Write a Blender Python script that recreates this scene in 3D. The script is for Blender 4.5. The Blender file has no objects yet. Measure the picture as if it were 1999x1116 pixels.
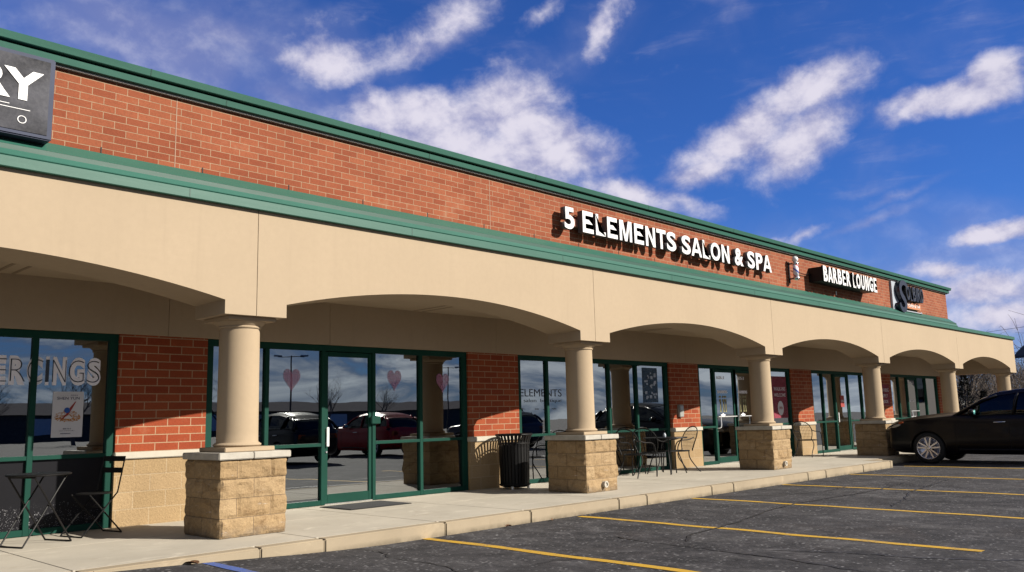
import bpy, bmesh, math, random
from math import sin, cos, pi, radians
from mathutils import Vector, Matrix, noise
random.seed(7)
SC = bpy.context.scene
COL = SC.collection

# ------------------------------------------------------------------ camera
cam_d = bpy.data.cameras.new('camera'); cam = bpy.data.objects.new('camera', cam_d); COL.objects.link(cam)
Rv = Vector((0.696053927, -0.717542436, -0.025333428)); Uv = Vector((-0.092772553, -0.124870279, 0.987826233))
Fv = Vector((0.711970634, 0.685230082, 0.153484692))
m = Matrix((Rv, Uv, -Fv)).transposed().to_4x4(); m.translation = Vector((-4.8887, -8.6934, 1.1662))
cam.matrix_world = m
cam_d.sensor_width = 36; cam_d.lens = 36*1674.75/1999; cam_d.clip_end = 3000; cam_d.clip_start = .05
SC.camera = cam
SC.view_settings.view_transform = 'Standard'; SC.view_settings.look = 'None'
SC.view_settings.exposure = 0.85; SC.view_settings.gamma = 1

# ------------------------------------------------------------------ node helpers
class NT:
    def __init__(s, tree): s.t = tree; s.n = tree.nodes; s.l = tree.links
    def new(s, kind, **kw):
        nd = s.n.new(kind)
        for k, v in kw.items(): setattr(nd, k, v)
        return nd
    def put(s, sock, v):
        if isinstance(v, bpy.types.NodeSocket): s.l.new(v, sock)
        elif v is not None: sock.default_value = v
    def math(s, op, a, b=None, c=None, clamp=False):
        nd = s.new('ShaderNodeMath', operation=op, use_clamp=clamp)
        s.put(nd.inputs[0], a); s.put(nd.inputs[1], b)
        if c is not None: s.put(nd.inputs[2], c)
        return nd.outputs[0]
    def noise(s, vec, scale, detail=4, rough=.55, dist=0):
        nd = s.new('ShaderNodeTexNoise'); s.put(nd.inputs['Vector'], vec)
        nd.inputs['Scale'].default_value = scale; nd.inputs['Detail'].default_value = detail
        nd.inputs['Roughness'].default_value = rough; nd.inputs['Distortion'].default_value = dist
        return nd.outputs['Fac']
    def ramp(s, fac, stops):
        nd = s.new('ShaderNodeValToRGB'); s.put(nd.inputs[0], fac); e = nd.color_ramp.elements
        while len(e) < len(stops): e.new(.5)
        for el, (p, c) in zip(e, stops):
            el.position = p; el.color = c if len(c) == 4 else (*c, 1)
        return nd.outputs[0]
    def mapr(s, v, a, b, c=0., d=1., smooth=False):
        nd = s.new('ShaderNodeMapRange'); nd.clamp = True
        if smooth: nd.interpolation_type = 'SMOOTHSTEP'
        s.put(nd.inputs[0], v)
        for i, q in enumerate((a, b, c, d)): nd.inputs[i+1].default_value = q
        return nd.outputs[0]
    def mix(s, f, a, b, blend='MIX'):
        nd = s.new('ShaderNodeMix', data_type='RGBA', blend_type=blend)
        s.put(nd.inputs[0], f)
        for sk, v in ((nd.inputs[6], a), (nd.inputs[7], b)):
            if isinstance(v, (tuple, list)): v = (*v[:3], 1)
            s.put(sk, v)
        return nd.outputs[2]
    def scale(s, vec, sc, loc=(0, 0, 0), rot=(0, 0, 0)):
        nd = s.new('ShaderNodeMapping'); s.put(nd.inputs[0], vec)
        nd.inputs['Scale'].default_value = sc; nd.inputs['Location'].default_value = loc; nd.inputs['Rotation'].default_value = rot
        return nd.outputs[0]
    def bump(s, h, strength=.3, dist=.01, nrm=None):
        nd = s.new('ShaderNodeBump'); s.put(nd.inputs['Height'], h)
        nd.inputs['Strength'].default_value = strength; nd.inputs['Distance'].default_value = dist
        if nrm is not None: s.put(nd.inputs['Normal'], nrm)
        return nd.outputs[0]
    def sep(s, v):
        nd = s.new('ShaderNodeSeparateXYZ'); s.put(nd.inputs[0], v); return nd.outputs
    def comb(s, x, y, z):
        nd = s.new('ShaderNodeCombineXYZ')
        for i, v in enumerate((x, y, z)): s.put(nd.inputs[i], v)
        return nd.outputs[0]

# ------------------------------------------------------------------ world: sky + clouds
SUN_DIR = Vector((.54, -1., .655)).normalized()          # towards the sun
SUN_EL = math.asin(SUN_DIR.z); SUN_AZ = math.atan2(SUN_DIR.x, SUN_DIR.y)
W = bpy.data.worlds.new('World'); SC.world = W; W.use_nodes = True
T = NT(W.node_tree); T.n.clear()
sky = T.new('ShaderNodeTexSky', sky_type='NISHITA'); sky.sun_disc = False
sky.sun_elevation = SUN_EL; sky.sun_rotation = SUN_AZ
sky.air_density = 1.0; sky.dust_density = .4; sky.ozone_density = 2.5; sky.altitude = 200
tc = T.new('ShaderNodeTexCoord').outputs['Generated']
dx, dy, dz = T.sep(tc)
az = T.math('ARCTAN2', dx, dy); el = T.math('ARCSINE', dz)
ae = T.comb(az, el, 0)
BL = [(0.7044, 0.3455, 0.0925, 0.0275, -0.075, 1), (0.801, 0.3563, 0.058, 0.034, 0.136, 1), (0.8463, 0.3165, 0.078, 0.032, -0.285, 1), (0.7472, 0.3128, 0.1266, 0.031, -0.257, 1), (0.5885, 0.4074, 0.0601, 0.0231, -0.041, 0.85), (0.6866, 0.4239, 0.0747, 0.021, 0.297, 0.6), (0.7436, 0.4602, 0.0494, 0.0252, 0.454, 0.6), (0.5581, 0.4369, 0.0724, 0.0159, 0.226, 0.35), (0.9266, 0.4431, 0.0392, 0.0147, 0.926, 0.75), (0.8548, 0.4607, 0.0358, 0.0116, 0.578, 0.5), (0.7993, 0.4101, 0.0372, 0.017, -0.336, 0.35), (1.1525, 0.3474, 0.0619, 0.0212, 0.346, 0.9), (1.0813, 0.3091, 0.0701, 0.0259, 0.465, 0.9), (1.1427, 0.2964, 0.0542, 0.0271, 0.407, 0.9), (1.0411, 0.2732, 0.0462, 0.0173, 0.221, 0.75), (1.3069, 0.318, 0.062, 0.0155, 0.032, 1), (1.3417, 0.33, 0.0297, 0.0179, 0.56, 0.95), (1.2715, 0.3114, 0.0294, 0.0117, 0.195, 0.9), (0.9479, 0.2551, 0.0602, 0.0175, -0.316, 0.8), (1.0067, 0.2383, 0.0413, 0.0116, -0.417, 0.5), (1.3234, 0.1769, 0.0413, 0.0114, 0.108, 0.9), (1.1402, 0.1927, 0.0434, 0.0079, 0.269, 0.5), (1.2753, 0.1453, 0.0384, 0.0128, -0.102, 0.75), (1.3061, 0.1194, 0.0601, 0.0236, 0.004, 0.8), (1.3216, 0.0892, 0.0541, 0.0208, -0.08, 0.8)]
HAZE = [(0.3692, 0.3748, 0.1441, 0.0238, -0.116, 0.8), (0.4766, 0.4244, 0.1222, 0.0245, -0.229, 0.75), (0.5415, 0.3649, 0.0925, 0.0224, -0.187, 0.8), (0.291, 0.4183, 0.0767, 0.0151, -0.087, 0.5), (1.2102, 0.2024, 0.067, 0.0066, 0.296, 0.6), (1.2431, 0.2257, 0.0551, 0.0054, 0.282, 0.5), (.9, .42, .09, .03, .5, .35), (1.30, .10, .16, .09, 0, .85), (.42, .40, .26, .08, -.2, .72), (1.05, .14, .25, .07, 0, .5)]
def blobs(lst, grow, vec):
    tot = None
    for (a, e, w, h, rot, s) in lst:
        mp = T.new('ShaderNodeMapping', vector_type='TEXTURE'); T.put(mp.inputs[0], vec)
        mp.inputs['Location'].default_value = (a, e, 0); mp.inputs['Rotation'].default_value = (0, 0, rot)
        mp.inputs['Scale'].default_value = (w*grow, h*grow, 1)
        g = T.new('ShaderNodeTexGradient', gradient_type='SPHERICAL'); T.put(g.inputs[0], mp.outputs[0])
        v = T.math('MULTIPLY', g.outputs['Fac'], s)
        tot = v if tot is None else T.math('SMOOTH_MAX', tot, v, .12)
    return tot
# domain warp so that the cloud outlines are ragged
wn = T.new('ShaderNodeTexNoise'); T.put(wn.inputs['Vector'], ae); wn.inputs['Scale'].default_value = 16; wn.inputs['Detail'].default_value = 6; wn.inputs['Roughness'].default_value = .6
vs = T.new('ShaderNodeVectorMath', operation='SUBTRACT'); T.put(vs.inputs[0], wn.outputs['Color']); vs.inputs[1].default_value = (.5, .5, .5)
vm = T.new('ShaderNodeVectorMath', operation='MULTIPLY'); T.put(vm.inputs[0], vs.outputs[0]); vm.inputs[1].default_value = (.055, .032, 0)
va = T.new('ShaderNodeVectorMath', operation='ADD'); T.put(va.inputs[0], ae); T.put(va.inputs[1], vm.outputs[0])
aew = va.outputs[0]
B1 = blobs(BL, 1.85, aew)
fb = T.noise(T.scale(ae, (1, 1.3, 1), rot=(0, 0, -.3)), 19, 11, .64, .15)
d1 = T.math('ADD', B1, T.math('MULTIPLY', T.math('SUBTRACT', fb, .5), .62))
dens = T.mapr(d1, .12, .70, smooth=True)
HZ = blobs(HAZE, 1.7, aew)
st = T.noise(T.scale(ae, (1, 4.5, 1), rot=(0, 0, -.35)), 11, 7, .6, .5)
soft = T.noise(T.scale(ae, (1, 1.6, 1), rot=(0, 0, .9)), 9, 5, .5, .6)
hz = T.math('MULTIPLY', T.mapr(T.math('ADD', HZ, T.math('MULTIPLY', T.math('SUBTRACT', soft, .5), .8)), .02, .95, smooth=True), .60)
wisp = T.math('MULTIPLY', T.mapr(T.math('ADD', T.math('MULTIPLY', st, .5), T.math('MULTIPLY', soft, .5)), .48, .80, smooth=True), .34)
# a broken cloud deck in the sky over the car park (seen mirrored in the shop glass)
inv = T.math('DIVIDE', 1, T.math('MAXIMUM', dz, .04))
pl = T.comb(T.math('MULTIPLY', dx, inv), T.math('MULTIPLY', dy, inv), 0)
back = T.noise(T.scale(tc, (1, 1, 3.6), rot=(.12, 0, 0)), 4.2, 8, .6, 1.2)
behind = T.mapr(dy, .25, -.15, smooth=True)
bmask = T.math('MULTIPLY', T.mapr(dy, .05, -.25, smooth=True), T.mapr(back, .30, .50, smooth=True))
dens_all = T.math('MAXIMUM', T.math('MAXIMUM', dens, hz), T.math('MAXIMUM', wisp, T.math('MULTIPLY', bmask, .85)))
# lit tops, lavender undersides: density sampled a little towards the sun
sh = T.noise(T.scale(ae, (1, 1.3, 1), loc=(.012, .02, 0), rot=(0, 0, -.3)), 19, 5, .5, .15)
lit = T.mapr(T.math('ADD', T.math('MULTIPLY', T.math('SUBTRACT', fb, sh), 1.3), T.math('MULTIPLY', B1, .42)), -.12, .52, smooth=True)
ccol = T.mix(lit, (.38, .40, .68), (.92, .88, 1.02))
ccol = T.mix(T.math('MULTIPLY', behind, .9), ccol, T.mix(T.mapr(back, .43, .60), (.20, .26, .37), (1.05, 1.10, 1.12)))
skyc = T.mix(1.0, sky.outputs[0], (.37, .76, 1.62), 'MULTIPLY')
skyn = T.new('ShaderNodeVectorMath', operation='SCALE'); T.put(skyn.inputs[0], skyc); T.put(skyn.inputs['Scale'], T.mapr(behind, 0, 1, .043, .017))  # sky dimmed behind the camera to lower the fill in shaded parts
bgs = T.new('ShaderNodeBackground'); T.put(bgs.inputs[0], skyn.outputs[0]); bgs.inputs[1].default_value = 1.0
bgc = T.new('ShaderNodeBackground'); T.put(bgc.inputs[0], ccol); bgc.inputs[1].default_value = .455
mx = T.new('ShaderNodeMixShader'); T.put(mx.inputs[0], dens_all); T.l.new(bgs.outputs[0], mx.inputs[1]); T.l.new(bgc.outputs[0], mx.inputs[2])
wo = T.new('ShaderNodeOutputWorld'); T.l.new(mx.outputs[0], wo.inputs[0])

sun_d = bpy.data.lights.new('sun', 'SUN'); sun_d.energy = 5.0; sun_d.angle = radians(.5); sun_d.color = (1, .93, .82)
sun = bpy.data.objects.new('sun', sun_d); COL.objects.link(sun)
sun.rotation_euler = (-SUN_DIR).to_track_quat('-Z', 'Y').to_euler()
sun.location = (6, -12, 20)

# ------------------------------------------------------------------ materials
def mat(name):
    mm = bpy.data.materials.new(name); mm.use_nodes = True; t = NT(mm.node_tree); t.n.clear()
    b = t.new('ShaderNodeBsdfPrincipled'); o = t.new('ShaderNodeOutputMaterial'); t.l.new(b.outputs[0], o.inputs[0])
    return mm, t, b
def objco(t): return t.new('ShaderNodeTexCoord').outputs['Object']
def wallco(t, zoff=0., uoff=0.):
    x, y, z = t.sep(objco(t)); g = t.new('ShaderNodeTexCoord').outputs['Normal']; nx, ny, nz = t.sep(g)
    side = t.math('GREATER_THAN', t.math('ABSOLUTE', nx), .6)
    u = t.math('ADD', t.math('MULTIPLY', x, t.math('SUBTRACT', 1, side)), t.math('MULTIPLY', y, side))
    return t.comb(t.math('SUBTRACT', u, uoff), t.math('SUBTRACT', z, zoff), 0)
KA = .52      # reflectances below are tabulated for exposure 0; scale to real-world values for the exposure used
def plain(name, col, rough=.5, metal=0, var=.08, vscale=3, bump=0, bscale=200, spec=.5, coat=0):
    if not metal: col = tuple(q*KA for q in col)
    mm, t, b = mat(name); co = objco(t)
    n = t.noise(co, vscale, 5, .6)
    c = t.mix(t.mapr(n, .3, .7), tuple(q*(1-var) for q in col), tuple(min(1, q*(1+var)) for q in col))
    t.put(b.inputs['Base Color'], c)
    b.inputs['Roughness'].default_value = rough; b.inputs['Metallic'].default_value = metal
    b.inputs['Specular IOR Level'].default_value = spec; b.inputs['Coat Weight'].default_value = coat
    if bump: t.put(b.inputs['Normal'], t.bump(t.noise(co, bscale, 3, .6), bump, .004))
    return mm
def brick_mat(name, c1, c2, mort, bw, rh, ms, zoff, uoff=0., rough=.85, rockbump=0., stain=0.):
    c1, c2, mort = [tuple(q*KA for q in v) for v in (c1, c2, mort)]
    mm, t, b = mat(name); v = wallco(t, zoff, uoff); co = objco(t)
    bt = t.new('ShaderNodeTexBrick', offset=.5, squash=1); t.put(bt.inputs['Vector'], v)
    bt.inputs['Color1'].default_value = (*c1, 1); bt.inputs['Color2'].default_value = (*c2, 1); bt.inputs['Mortar'].default_value = (*mort, 1)
    bt.inputs['Scale'].default_value = 1; bt.inputs['Mortar Size'].default_value = ms; bt.inputs['Mortar Smooth'].default_value = .15
    bt.inputs['Bias'].default_value = -.1; bt.inputs['Brick Width'].default_value = bw; bt.inputs['Row Height'].default_value = rh
    n1 = t.noise(co, 55, 5, .7); n2 = t.noise(co, 1.3, 5, .6); n3 = t.noise(co, 9, 4, .6)
    c = t.mix(1, bt.outputs['Color'], t.mix(t.mapr(n1, .3, .72), (.80, .80, .80), (1.14, 1.14, 1.14)), 'MULTIPLY')
    c = t.mix(1, c, t.mix(t.mapr(n2, .3, .7), (.90, .89, .88), (1.08, 1.08, 1.08)), 'MULTIPLY')
    eff = t.mapr(t.math('ADD', t.math('MULTIPLY', n2, .6), t.math('MULTIPLY', n3, .4)), .57, .74, 0, .35)   # pale efflorescence
    c = t.mix(eff, c, tuple(q for q in mort))
    if stain:
        sv = t.noise(t.scale(co, (3, 3, 7)), 1.1, 6, .65, .6)
        c = t.mix(t.mapr(sv, .53, .72, 0, stain), c, (c1[0]*.42, c1[1]*.33, c1[2]*.25))
        x, y, z = t.sep(co)
        foot = t.math('MULTIPLY', t.mapr(z, .12, .0), t.mapr(n3, .3, .6))
        c = t.mix(t.math('MULTIPLY', foot, .7), c, (.10, .085, .07))
        sp = t.noise(t.scale(co, (2, 2, 9)), 2.3, 4, .6)
        c = t.mix(t.mapr(sp, .66, .74, 0, .55), c, (.42, .38, .36))
    t.put(b.inputs['Base Color'], c); b.inputs['Roughness'].default_value = rough; b.inputs['Specular IOR Level'].default_value = .25
    h = t.math('ADD', t.math('MULTIPLY', bt.outputs['Fac'], -1), t.math('MULTIPLY', n1, .35))
    nb = t.bump(h, .55, .006)
    if rockbump: nb = t.bump(t.noise(co, 38, 6, .65), rockbump, .02, nb)
    t.put(b.inputs['Normal'], nb)
    return mm
M = {}
M['brick'] = brick_mat('brick', (.40, .072, .024), (.52, .118, .040), (.62, .41, .25), .305, .1016, .0065, .888)
M['brick_up'] = brick_mat('brick_upper', (.36, .088, .036), (.48, .145, .065), (.56, .385, .245), .237, .0785, .0042, 3.964)
M['stone'] = brick_mat('split_block', (.54, .375, .195), (.62, .44, .245), (.66, .50, .31), .4064, .2032, .006, 0, rockbump=.55)
M['pier'] = brick_mat('pier_block', (.52, .355, .185), (.63, .45, .255), (.27, .19, .12), .4064, .2032, .004, 0, uoff=.2032, rockbump=.6, stain=.75)
def stucco(name, col):
    col = tuple(q*KA for q in col)
    mm, t, b = mat(name); co = objco(t)
    n = t.noise(co, .7, 5, .6); n2 = t.noise(co, 14, 5, .65)
    x, y, z = t.sep(co)
    c = t.mix(t.mapr(n, .3, .7), tuple(q*.95 for q in col), tuple(q*1.03 for q in col))
    c = t.mix(t.mapr(n2, .35, .75, 0, .4), c, tuple(q*.86 for q in col))
    run = t.noise(t.scale(co, (5, 5, .35)), 1.6, 6, .6)
    c = t.mix(t.mapr(run, .54, .80, 0, .2), c, tuple(q*.68 for q in col))
    t.put(b.inputs['Base Color'], c); b.inputs['Roughness'].default_value = .92; b.inputs['Specular IOR Level'].default_value = .15
    t.put(b.inputs['Normal'], t.bump(t.noise(co, 330, 3, .7), .22, .003)); return mm
M['stucco'] = stucco('cream_stucco', (.66, .52, .365))
M['column'] = stucco('column_stucco', (.66, .51, .345))
M['jointline'] = plain('joint_sealant', (.62, .42, .30), .9)
M['groove'] = plain('joint_filler', (.36, .26, .16), .9)
def concrete(name, col):
    col = tuple(q*KA for q in col)
    mm, t, b = mat(name); co = objco(t)
    n = t.noise(co, .9, 6, .65, .4); n2 = t.noise(co, 60, 4, .7); n3 = t.noise(co, 5, 5, .65)
    c = t.mix(t.mapr(n, .3, .72), tuple(q*.83 for q in col), tuple(q*1.08 for q in col))
    c = t.mix(t.mapr(n2, .35, .7, 0, .3), c, tuple(q*.8 for q in col))
    c = t.mix(t.mapr(n3, .58, .75, 0, .35), c, (col[0]*.62, col[1]*.55, col[2]*.47))
    wh = t.noise(t.scale(co, (1, 1.6, 1)), 2.2, 6, .65, .8)
    c = t.mix(t.mapr(wh, .58, .74, 0, .7), c, tuple(min(.9, q*1.35) for q in col))
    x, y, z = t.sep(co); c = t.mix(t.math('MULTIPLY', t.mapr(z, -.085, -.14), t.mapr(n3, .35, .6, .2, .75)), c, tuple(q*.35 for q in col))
    wet = t.noise(t.scale(co, (.5, 1.6, 1)), 1.3, 6, .7, .6); c = t.mix(t.mapr(wet, .60, .70, 0, .3), c, (col[0]*.5, col[1]*.45, col[2]*.38))
    t.put(b.inputs['Base Color'], c); b.inputs['Roughness'].default_value = .9; b.inputs['Specular IOR Level'].default_value = .2
    t.put(b.inputs['Normal'], t.bump(n2, .25, .004)); return mm
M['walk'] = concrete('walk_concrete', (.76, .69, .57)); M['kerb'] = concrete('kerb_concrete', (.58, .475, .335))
M['sill'] = plain('cast_sill', (.74, .68, .56), .8, var=.06, vscale=8, bump=.2, bscale=150)
M['capstone'] = plain('cap_stone', (.66, .61, .52), .85, var=.16, vscale=7, bump=.35, bscale=60)
def metal_green(name, col, rough):
    col = tuple(q*KA for q in col)
    mm, t, b = mat(name); co = objco(t)
    n = t.noise(t.scale(co, (.35, 2, 2)), 1.5, 4, .6); n2 = t.noise(co, 30, 4, .7)
    c = t.mix(t.mapr(n, .35, .65), tuple(q*.93 for q in col), tuple(q*1.08 for q in col))
    c = t.mix(t.mapr(n2, .55, .8, 0, .25), c, tuple(min(1, q*1.5+.03) for q in col))
    t.put(b.inputs['Base Color'], c); b.inputs['Roughness'].default_value = rough; b.inputs['Specular IOR Level'].default_value = .32
    t.put(b.inputs['Normal'], t.bump(t.noise(t.scale(co, (1, 5, 5)), 1.1, 3, .5), .12, .02)); return mm
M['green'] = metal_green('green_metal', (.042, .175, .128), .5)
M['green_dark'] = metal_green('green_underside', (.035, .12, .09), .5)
M['trimgrey'] = plain('trim_grey', (.45, .45, .42), .5)
M['frame'] = plain('frame_green', (.0115, .076, .054), .6, var=.1, spec=.1)
def glass(name, tint=(.25, .29, .28), add=.22, rough=0.0, wave=.0, fk=2.6):
    mm, t, b = mat(name); t.n.remove(b)
    tr = t.new('ShaderNodeBsdfTransparent'); tr.inputs[0].default_value = (*tint, 1)
    gl = t.new('ShaderNodeBsdfGlossy'); gl.inputs['Roughness'].default_value = rough; gl.inputs['Color'].default_value = (.93, .97, 1, 1)
    fr = t.new('ShaderNodeFresnel'); fr.inputs[0].default_value = 1.55
    f = t.math('ADD', t.math('MULTIPLY', fr.outputs[0], fk), add, clamp=True)
    if wave:
        nb = t.bump(t.noise(objco(t), 1.1, 2, .4), wave, .02); t.put(gl.inputs['Normal'], nb)
    x = t.new('ShaderNodeMixShader'); t.put(x.inputs[0], f); t.l.new(tr.outputs[0], x.inputs[1]); t.l.new(gl.outputs[0], x.inputs[2])
    out = [n for n in t.n if n.type == 'OUTPUT_MATERIAL'][0]; t.l.new(x.outputs[0], out.inputs[0]); return mm
M['glass'] = glass('shop_glass', wave=.05)
M['carglass'] = glass('car_glass', (.05, .055, .06), .0, fk=.6)
M['white'] = plain('white_acrylic', (1.2, 1.2, 1.2), .35, var=.03)
M['letter_side'] = plain('letter_return', (.13, .13, .14), .4)
M['black'] = plain('black_paint', (.012, .012, .013), .45, var=.2, spec=.25)
M['iron'] = plain('wrought_iron', (.014, .0135, .014), .5, spec=.2, var=.2, bump=.2, bscale=90)
M['steel'] = plain('brushed_steel', (.62, .62, .62), .28, metal=1)
M['alu'] = plain('aluminium', (.75, .76, .78), .35, metal=.9)
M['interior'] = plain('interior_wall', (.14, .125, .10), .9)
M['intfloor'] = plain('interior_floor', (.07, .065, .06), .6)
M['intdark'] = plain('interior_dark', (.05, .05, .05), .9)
M['raceway'] = plain('raceway_red', (.50, .19, .12), .6)
M['navy'] = plain('navy_face', (.016, .02, .045), .25)
M['orange'] = plain('orange_face', (.78, .30, .13), .5)
M['pale'] = plain('pale_panel', (.62, .68, .76), .4)
M['mat'] = plain('mat_fibre', (.045, .045, .048), .95, var=.4, vscale=60, bump=.8, bscale=300)
M['paper'] = plain('paper', (.95, .94, .97), .8, var=.02)
M['ink'] = plain('ink', (.03, .03, .09), .8)
M['splash'] = plain('orange_ink', (.62, .26, .05), .8, var=.35, vscale=40)
M['redink'] = plain('red_ink', (.45, .05, .04), .8); M['blueink'] = plain('blue_ink', (.02, .12, .5), .8)
M['collage'] = plain('collage_blue', (.10, .22, .42), .6, var=.5, vscale=14)
M['photos'] = plain('photo_prints', (.55, .62, .75), .5, var=.6, vscale=16)
M['pink'] = plain('pink_paper', (.95, .42, .68), .8, var=.35, vscale=50)
M['magenta'] = plain('pink_poster', (.60, .07, .14), .7, var=.2, vscale=20)
M['decal'] = plain('decal_grey', (1.45, 1.42, 1.5), .7, var=.03)
M['decal_dark'] = plain('decal_core', (.012, .013, .016), .25)
M['gold'] = plain('gold_decal', (.34, .31, .14), .6)
M['leaf'] = plain('leaf_green', (.05, .16, .02), .6, var=.5, vscale=30)
M['petal'] = plain('petal_pink', (.75, .16, .32), .6)
M['terracotta'] = plain('terracotta', (.35, .14, .07), .8)
M['trousers'] = plain('beige_cloth', (.42, .33, .19), .9, bump=.4, bscale=40)
M['darktop'] = plain('dark_cloth', (.03, .03, .035), .9)
M['bark'] = plain('bark', (.10, .08, .065), .95, var=.3)
M['bark2'] = plain('bark_grey', (.15, .115, .092), .95, var=.3)
M['shingle'] = plain('shingle', (.07, .065, .065), .9, var=.3, vscale=8, bump=.6, bscale=30)
M['siding'] = plain('siding', (.16, .13, .11), .8)
M['wsiding'] = plain('white_siding', (.6, .6, .58), .8)
M['brownleaf'] = plain('dry_leaf_brown', (.20, .09, .035), .8, var=.4, vscale=60)
M['tyre'] = plain('tyre_rubber', (.012, .012, .012), .85)
M['rim'] = plain('alloy_rim', (.55, .55, .60), .25, metal=.85)
M['lens'] = plain('lamp_lens', (.55, .50, .42), .12, coat=1)
M['amber'] = plain('amber_lens', (.55, .10, .02), .2)
M['mirror_sky_tint'] = plain('mirror_glass', (.25, .75, .70), .2)  # the sky's reflection painted as a flat cyan base colour
M['curtain'] = plain('curtain', (.35, .35, .36), .9, var=.3, vscale=20)
M['signface'] = None
M['farroof'] = plain('far_roof', (.20, .19, .19), 1.0, spec=0)
M['cabinet'] = plain('sign_cabinet', (.085, .10, .16), .6, spec=.15)
def carpaint(name, col):
    mm, t, b = mat(name); n = t.noise(objco(t), 500, 2, .5)
    t.put(b.inputs['Base Color'], t.mix(t.mapr(n, .4, .7), col, tuple(q*1.4 for q in col)))
    b.inputs['Roughness'].default_value = .3; b.inputs['Metallic'].default_value = 0; b.inputs['Coat Weight'].default_value = .08; b.inputs['Specular IOR Level'].default_value = .2; b.inputs['Coat Roughness'].default_value = .03
    return mm
M['paint'] = carpaint('car_paint_dark', (.0022, .0016, .003)); M['paint_red'] = carpaint('car_paint_red', (.22, .01, .012)); M['paint_blue'] = carpaint('car_paint_blue', (.01, .014, .03))
def sheer(name, col, alpha):
    mm, t, b = mat(name); n = t.noise(objco(t), 60, 4, .7); t.put(b.inputs['Base Color'], t.mix(t.mapr(n, .35, .65), tuple(q*.55 for q in col), col)); b.inputs['Roughness'].default_value = .8
    t.put(b.inputs['Alpha'], t.mapr(n, .38, .6, alpha*.45, alpha)); return mm
M['pink'] = sheer('pink_paper', (.60, .25, .42), .40)
M['magenta'] = sheer('pink_poster', (.30, .035, .065), .92)
M['collage'] = sheer('collage_blue', (.05, .10, .17), .95)
# brushed dark sign face with streaky sheen painted into the base colour
mm, t, b = mat('sign_face'); co = objco(t)
n = t.noise(t.scale(co, (1.2, 1, 1.6), rot=(0, .5, 0)), 1.7, 4, .55, .8)
t.put(b.inputs['Base Color'], t.mix(t.mapr(n, .35, .68), (.006, .0065, .010), (.055, .056, .068)))
sc_ = t.noise(co, 26, 5, .75)
t.put(b.inputs['Roughness'], t.mapr(sc_, .3, .7, .45, .65)); b.inputs['Specular IOR Level'].default_value = .14
M['signface'] = mm
mm, t, b = mat('dark_film'); co = objco(t); x, y, z = t.sep(co)
v_ = t.new('ShaderNodeTexVoronoi'); t.put(v_.inputs['Vector'], t.scale(co, (1, 0, 1))); v_.inputs['Scale'].default_value = 34
v2_ = t.new('ShaderNodeTexVoronoi'); t.put(v2_.inputs['Vector'], t.scale(co, (1, 0, 1))); v2_.inputs['Scale'].default_value = 70
dots = t.math('MAXIMUM', t.math('MULTIPLY', t.mapr(v_.outputs['Distance'], .26, .18), t.mapr(t.noise(co, 7, 3, .6), .50, .60)), t.mapr(v2_.outputs['Distance'], .20, .12))
dots = t.math('MULTIPLY', dots, t.mapr(t.math('ADD', z, t.math('MULTIPLY', t.noise(co, 4, 3, .6), .3)), .50, .28))
t.put(b.inputs['Base Color'], t.mix(dots, (.008, .008, .010), (.40, .40, .42))); b.inputs['Roughness'].default_value = .35; b.inputs['Specular IOR Level'].default_value = .15
M['film'] = mm
# striped barber glass
mm, t, b = mat('barber_stripes'); x, y, z = t.sep(objco(t))
ang = t.math('ARCTAN2', y, x); ph = t.math('FRACT', t.math('ADD', t.math('DIVIDE', ang, 2*pi), t.math('MULTIPLY', z, 3.4)))
c = t.ramp(ph, [(0, (.75, .75, .8)), (.34, (.75, .75, .8)), (.36, (.05, .09, .4)), (.5, (.05, .09, .4)), (.52, (.75, .75, .8)), (.84, (.75, .75, .8)), (.86, (.5, .12, .12))])
c.node.color_ramp.interpolation = 'CONSTANT'
t.put(b.inputs['Base Color'], c); b.inputs['Roughness'].default_value = .12; b.inputs['Coat Weight'].default_value = .6
M['barber'] = mm
# asphalt
mm, t, b = mat('asphalt'); co = objco(t)
n0 = t.noise(co, .35, 6, .62, .5); n1 = t.noise(t.scale(co, (1, .55, 1), rot=(0, 0, .5)), 1.3, 6, .65, .8); n2 = t.noise(co, 17, 7, .85)
vor = t.new('ShaderNodeTexVoronoi'); t.put(vor.inputs['Vector'], co); vor.inputs['Scale'].default_value = 17
vor2 = t.new('ShaderNodeTexVoronoi'); t.put(vor2.inputs['Vector'], co); vor2.inputs['Scale'].default_value = 7
nr = t.noise(t.scale(co, (1, .8, 1), rot=(0, 0, .5)), 2.2, 13, .82, .4)
c = t.ramp(nr, [(.34, (.020, .020, .023)), (.46, (.055, .053, .056)), (.54, (.105, .100, .102)), (.66, (.27, .26, .255))])
c = t.mix(t.mapr(n0, .40, .66, 0, .5), c, (.115, .110, .110))
c = t.mix(t.mapr(n1, .43, .30, 0, .75), c, (.030, .030, .032))
c = t.mix(t.mapr(n1, .54, .68, 0, .7), c, t.mix(t.mapr(nr, .42, .56), (.10, .095, .092), (.24, .23, .22)))
c = t.mix(t.mapr(n2, .55, .70, 0, .5), c, (.25, .24, .23))
spk = t.math('MULTIPLY', t.mapr(vor.outputs['Distance'], .30, .18), t.mapr(t.noise(co, 5.5, 6, .75), .46, .60))
c = t.mix(t.math('MULTIPLY', spk, .9), c, (.62, .61, .59))
spk2 = t.math('MULTIPLY', t.mapr(vor2.outputs['Distance'], .20, .12), t.mapr(t.noise(co, 1.9, 5, .7), .52, .6))
c = t.mix(t.math('MULTIPLY', spk2, .7), c, (.50, .49, .47))
br = t.noise(co, .8, 5, .6, .8); c = t.mix(t.mapr(br, .56, .74, 0, .35), c, (.11, .082, .068))
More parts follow.
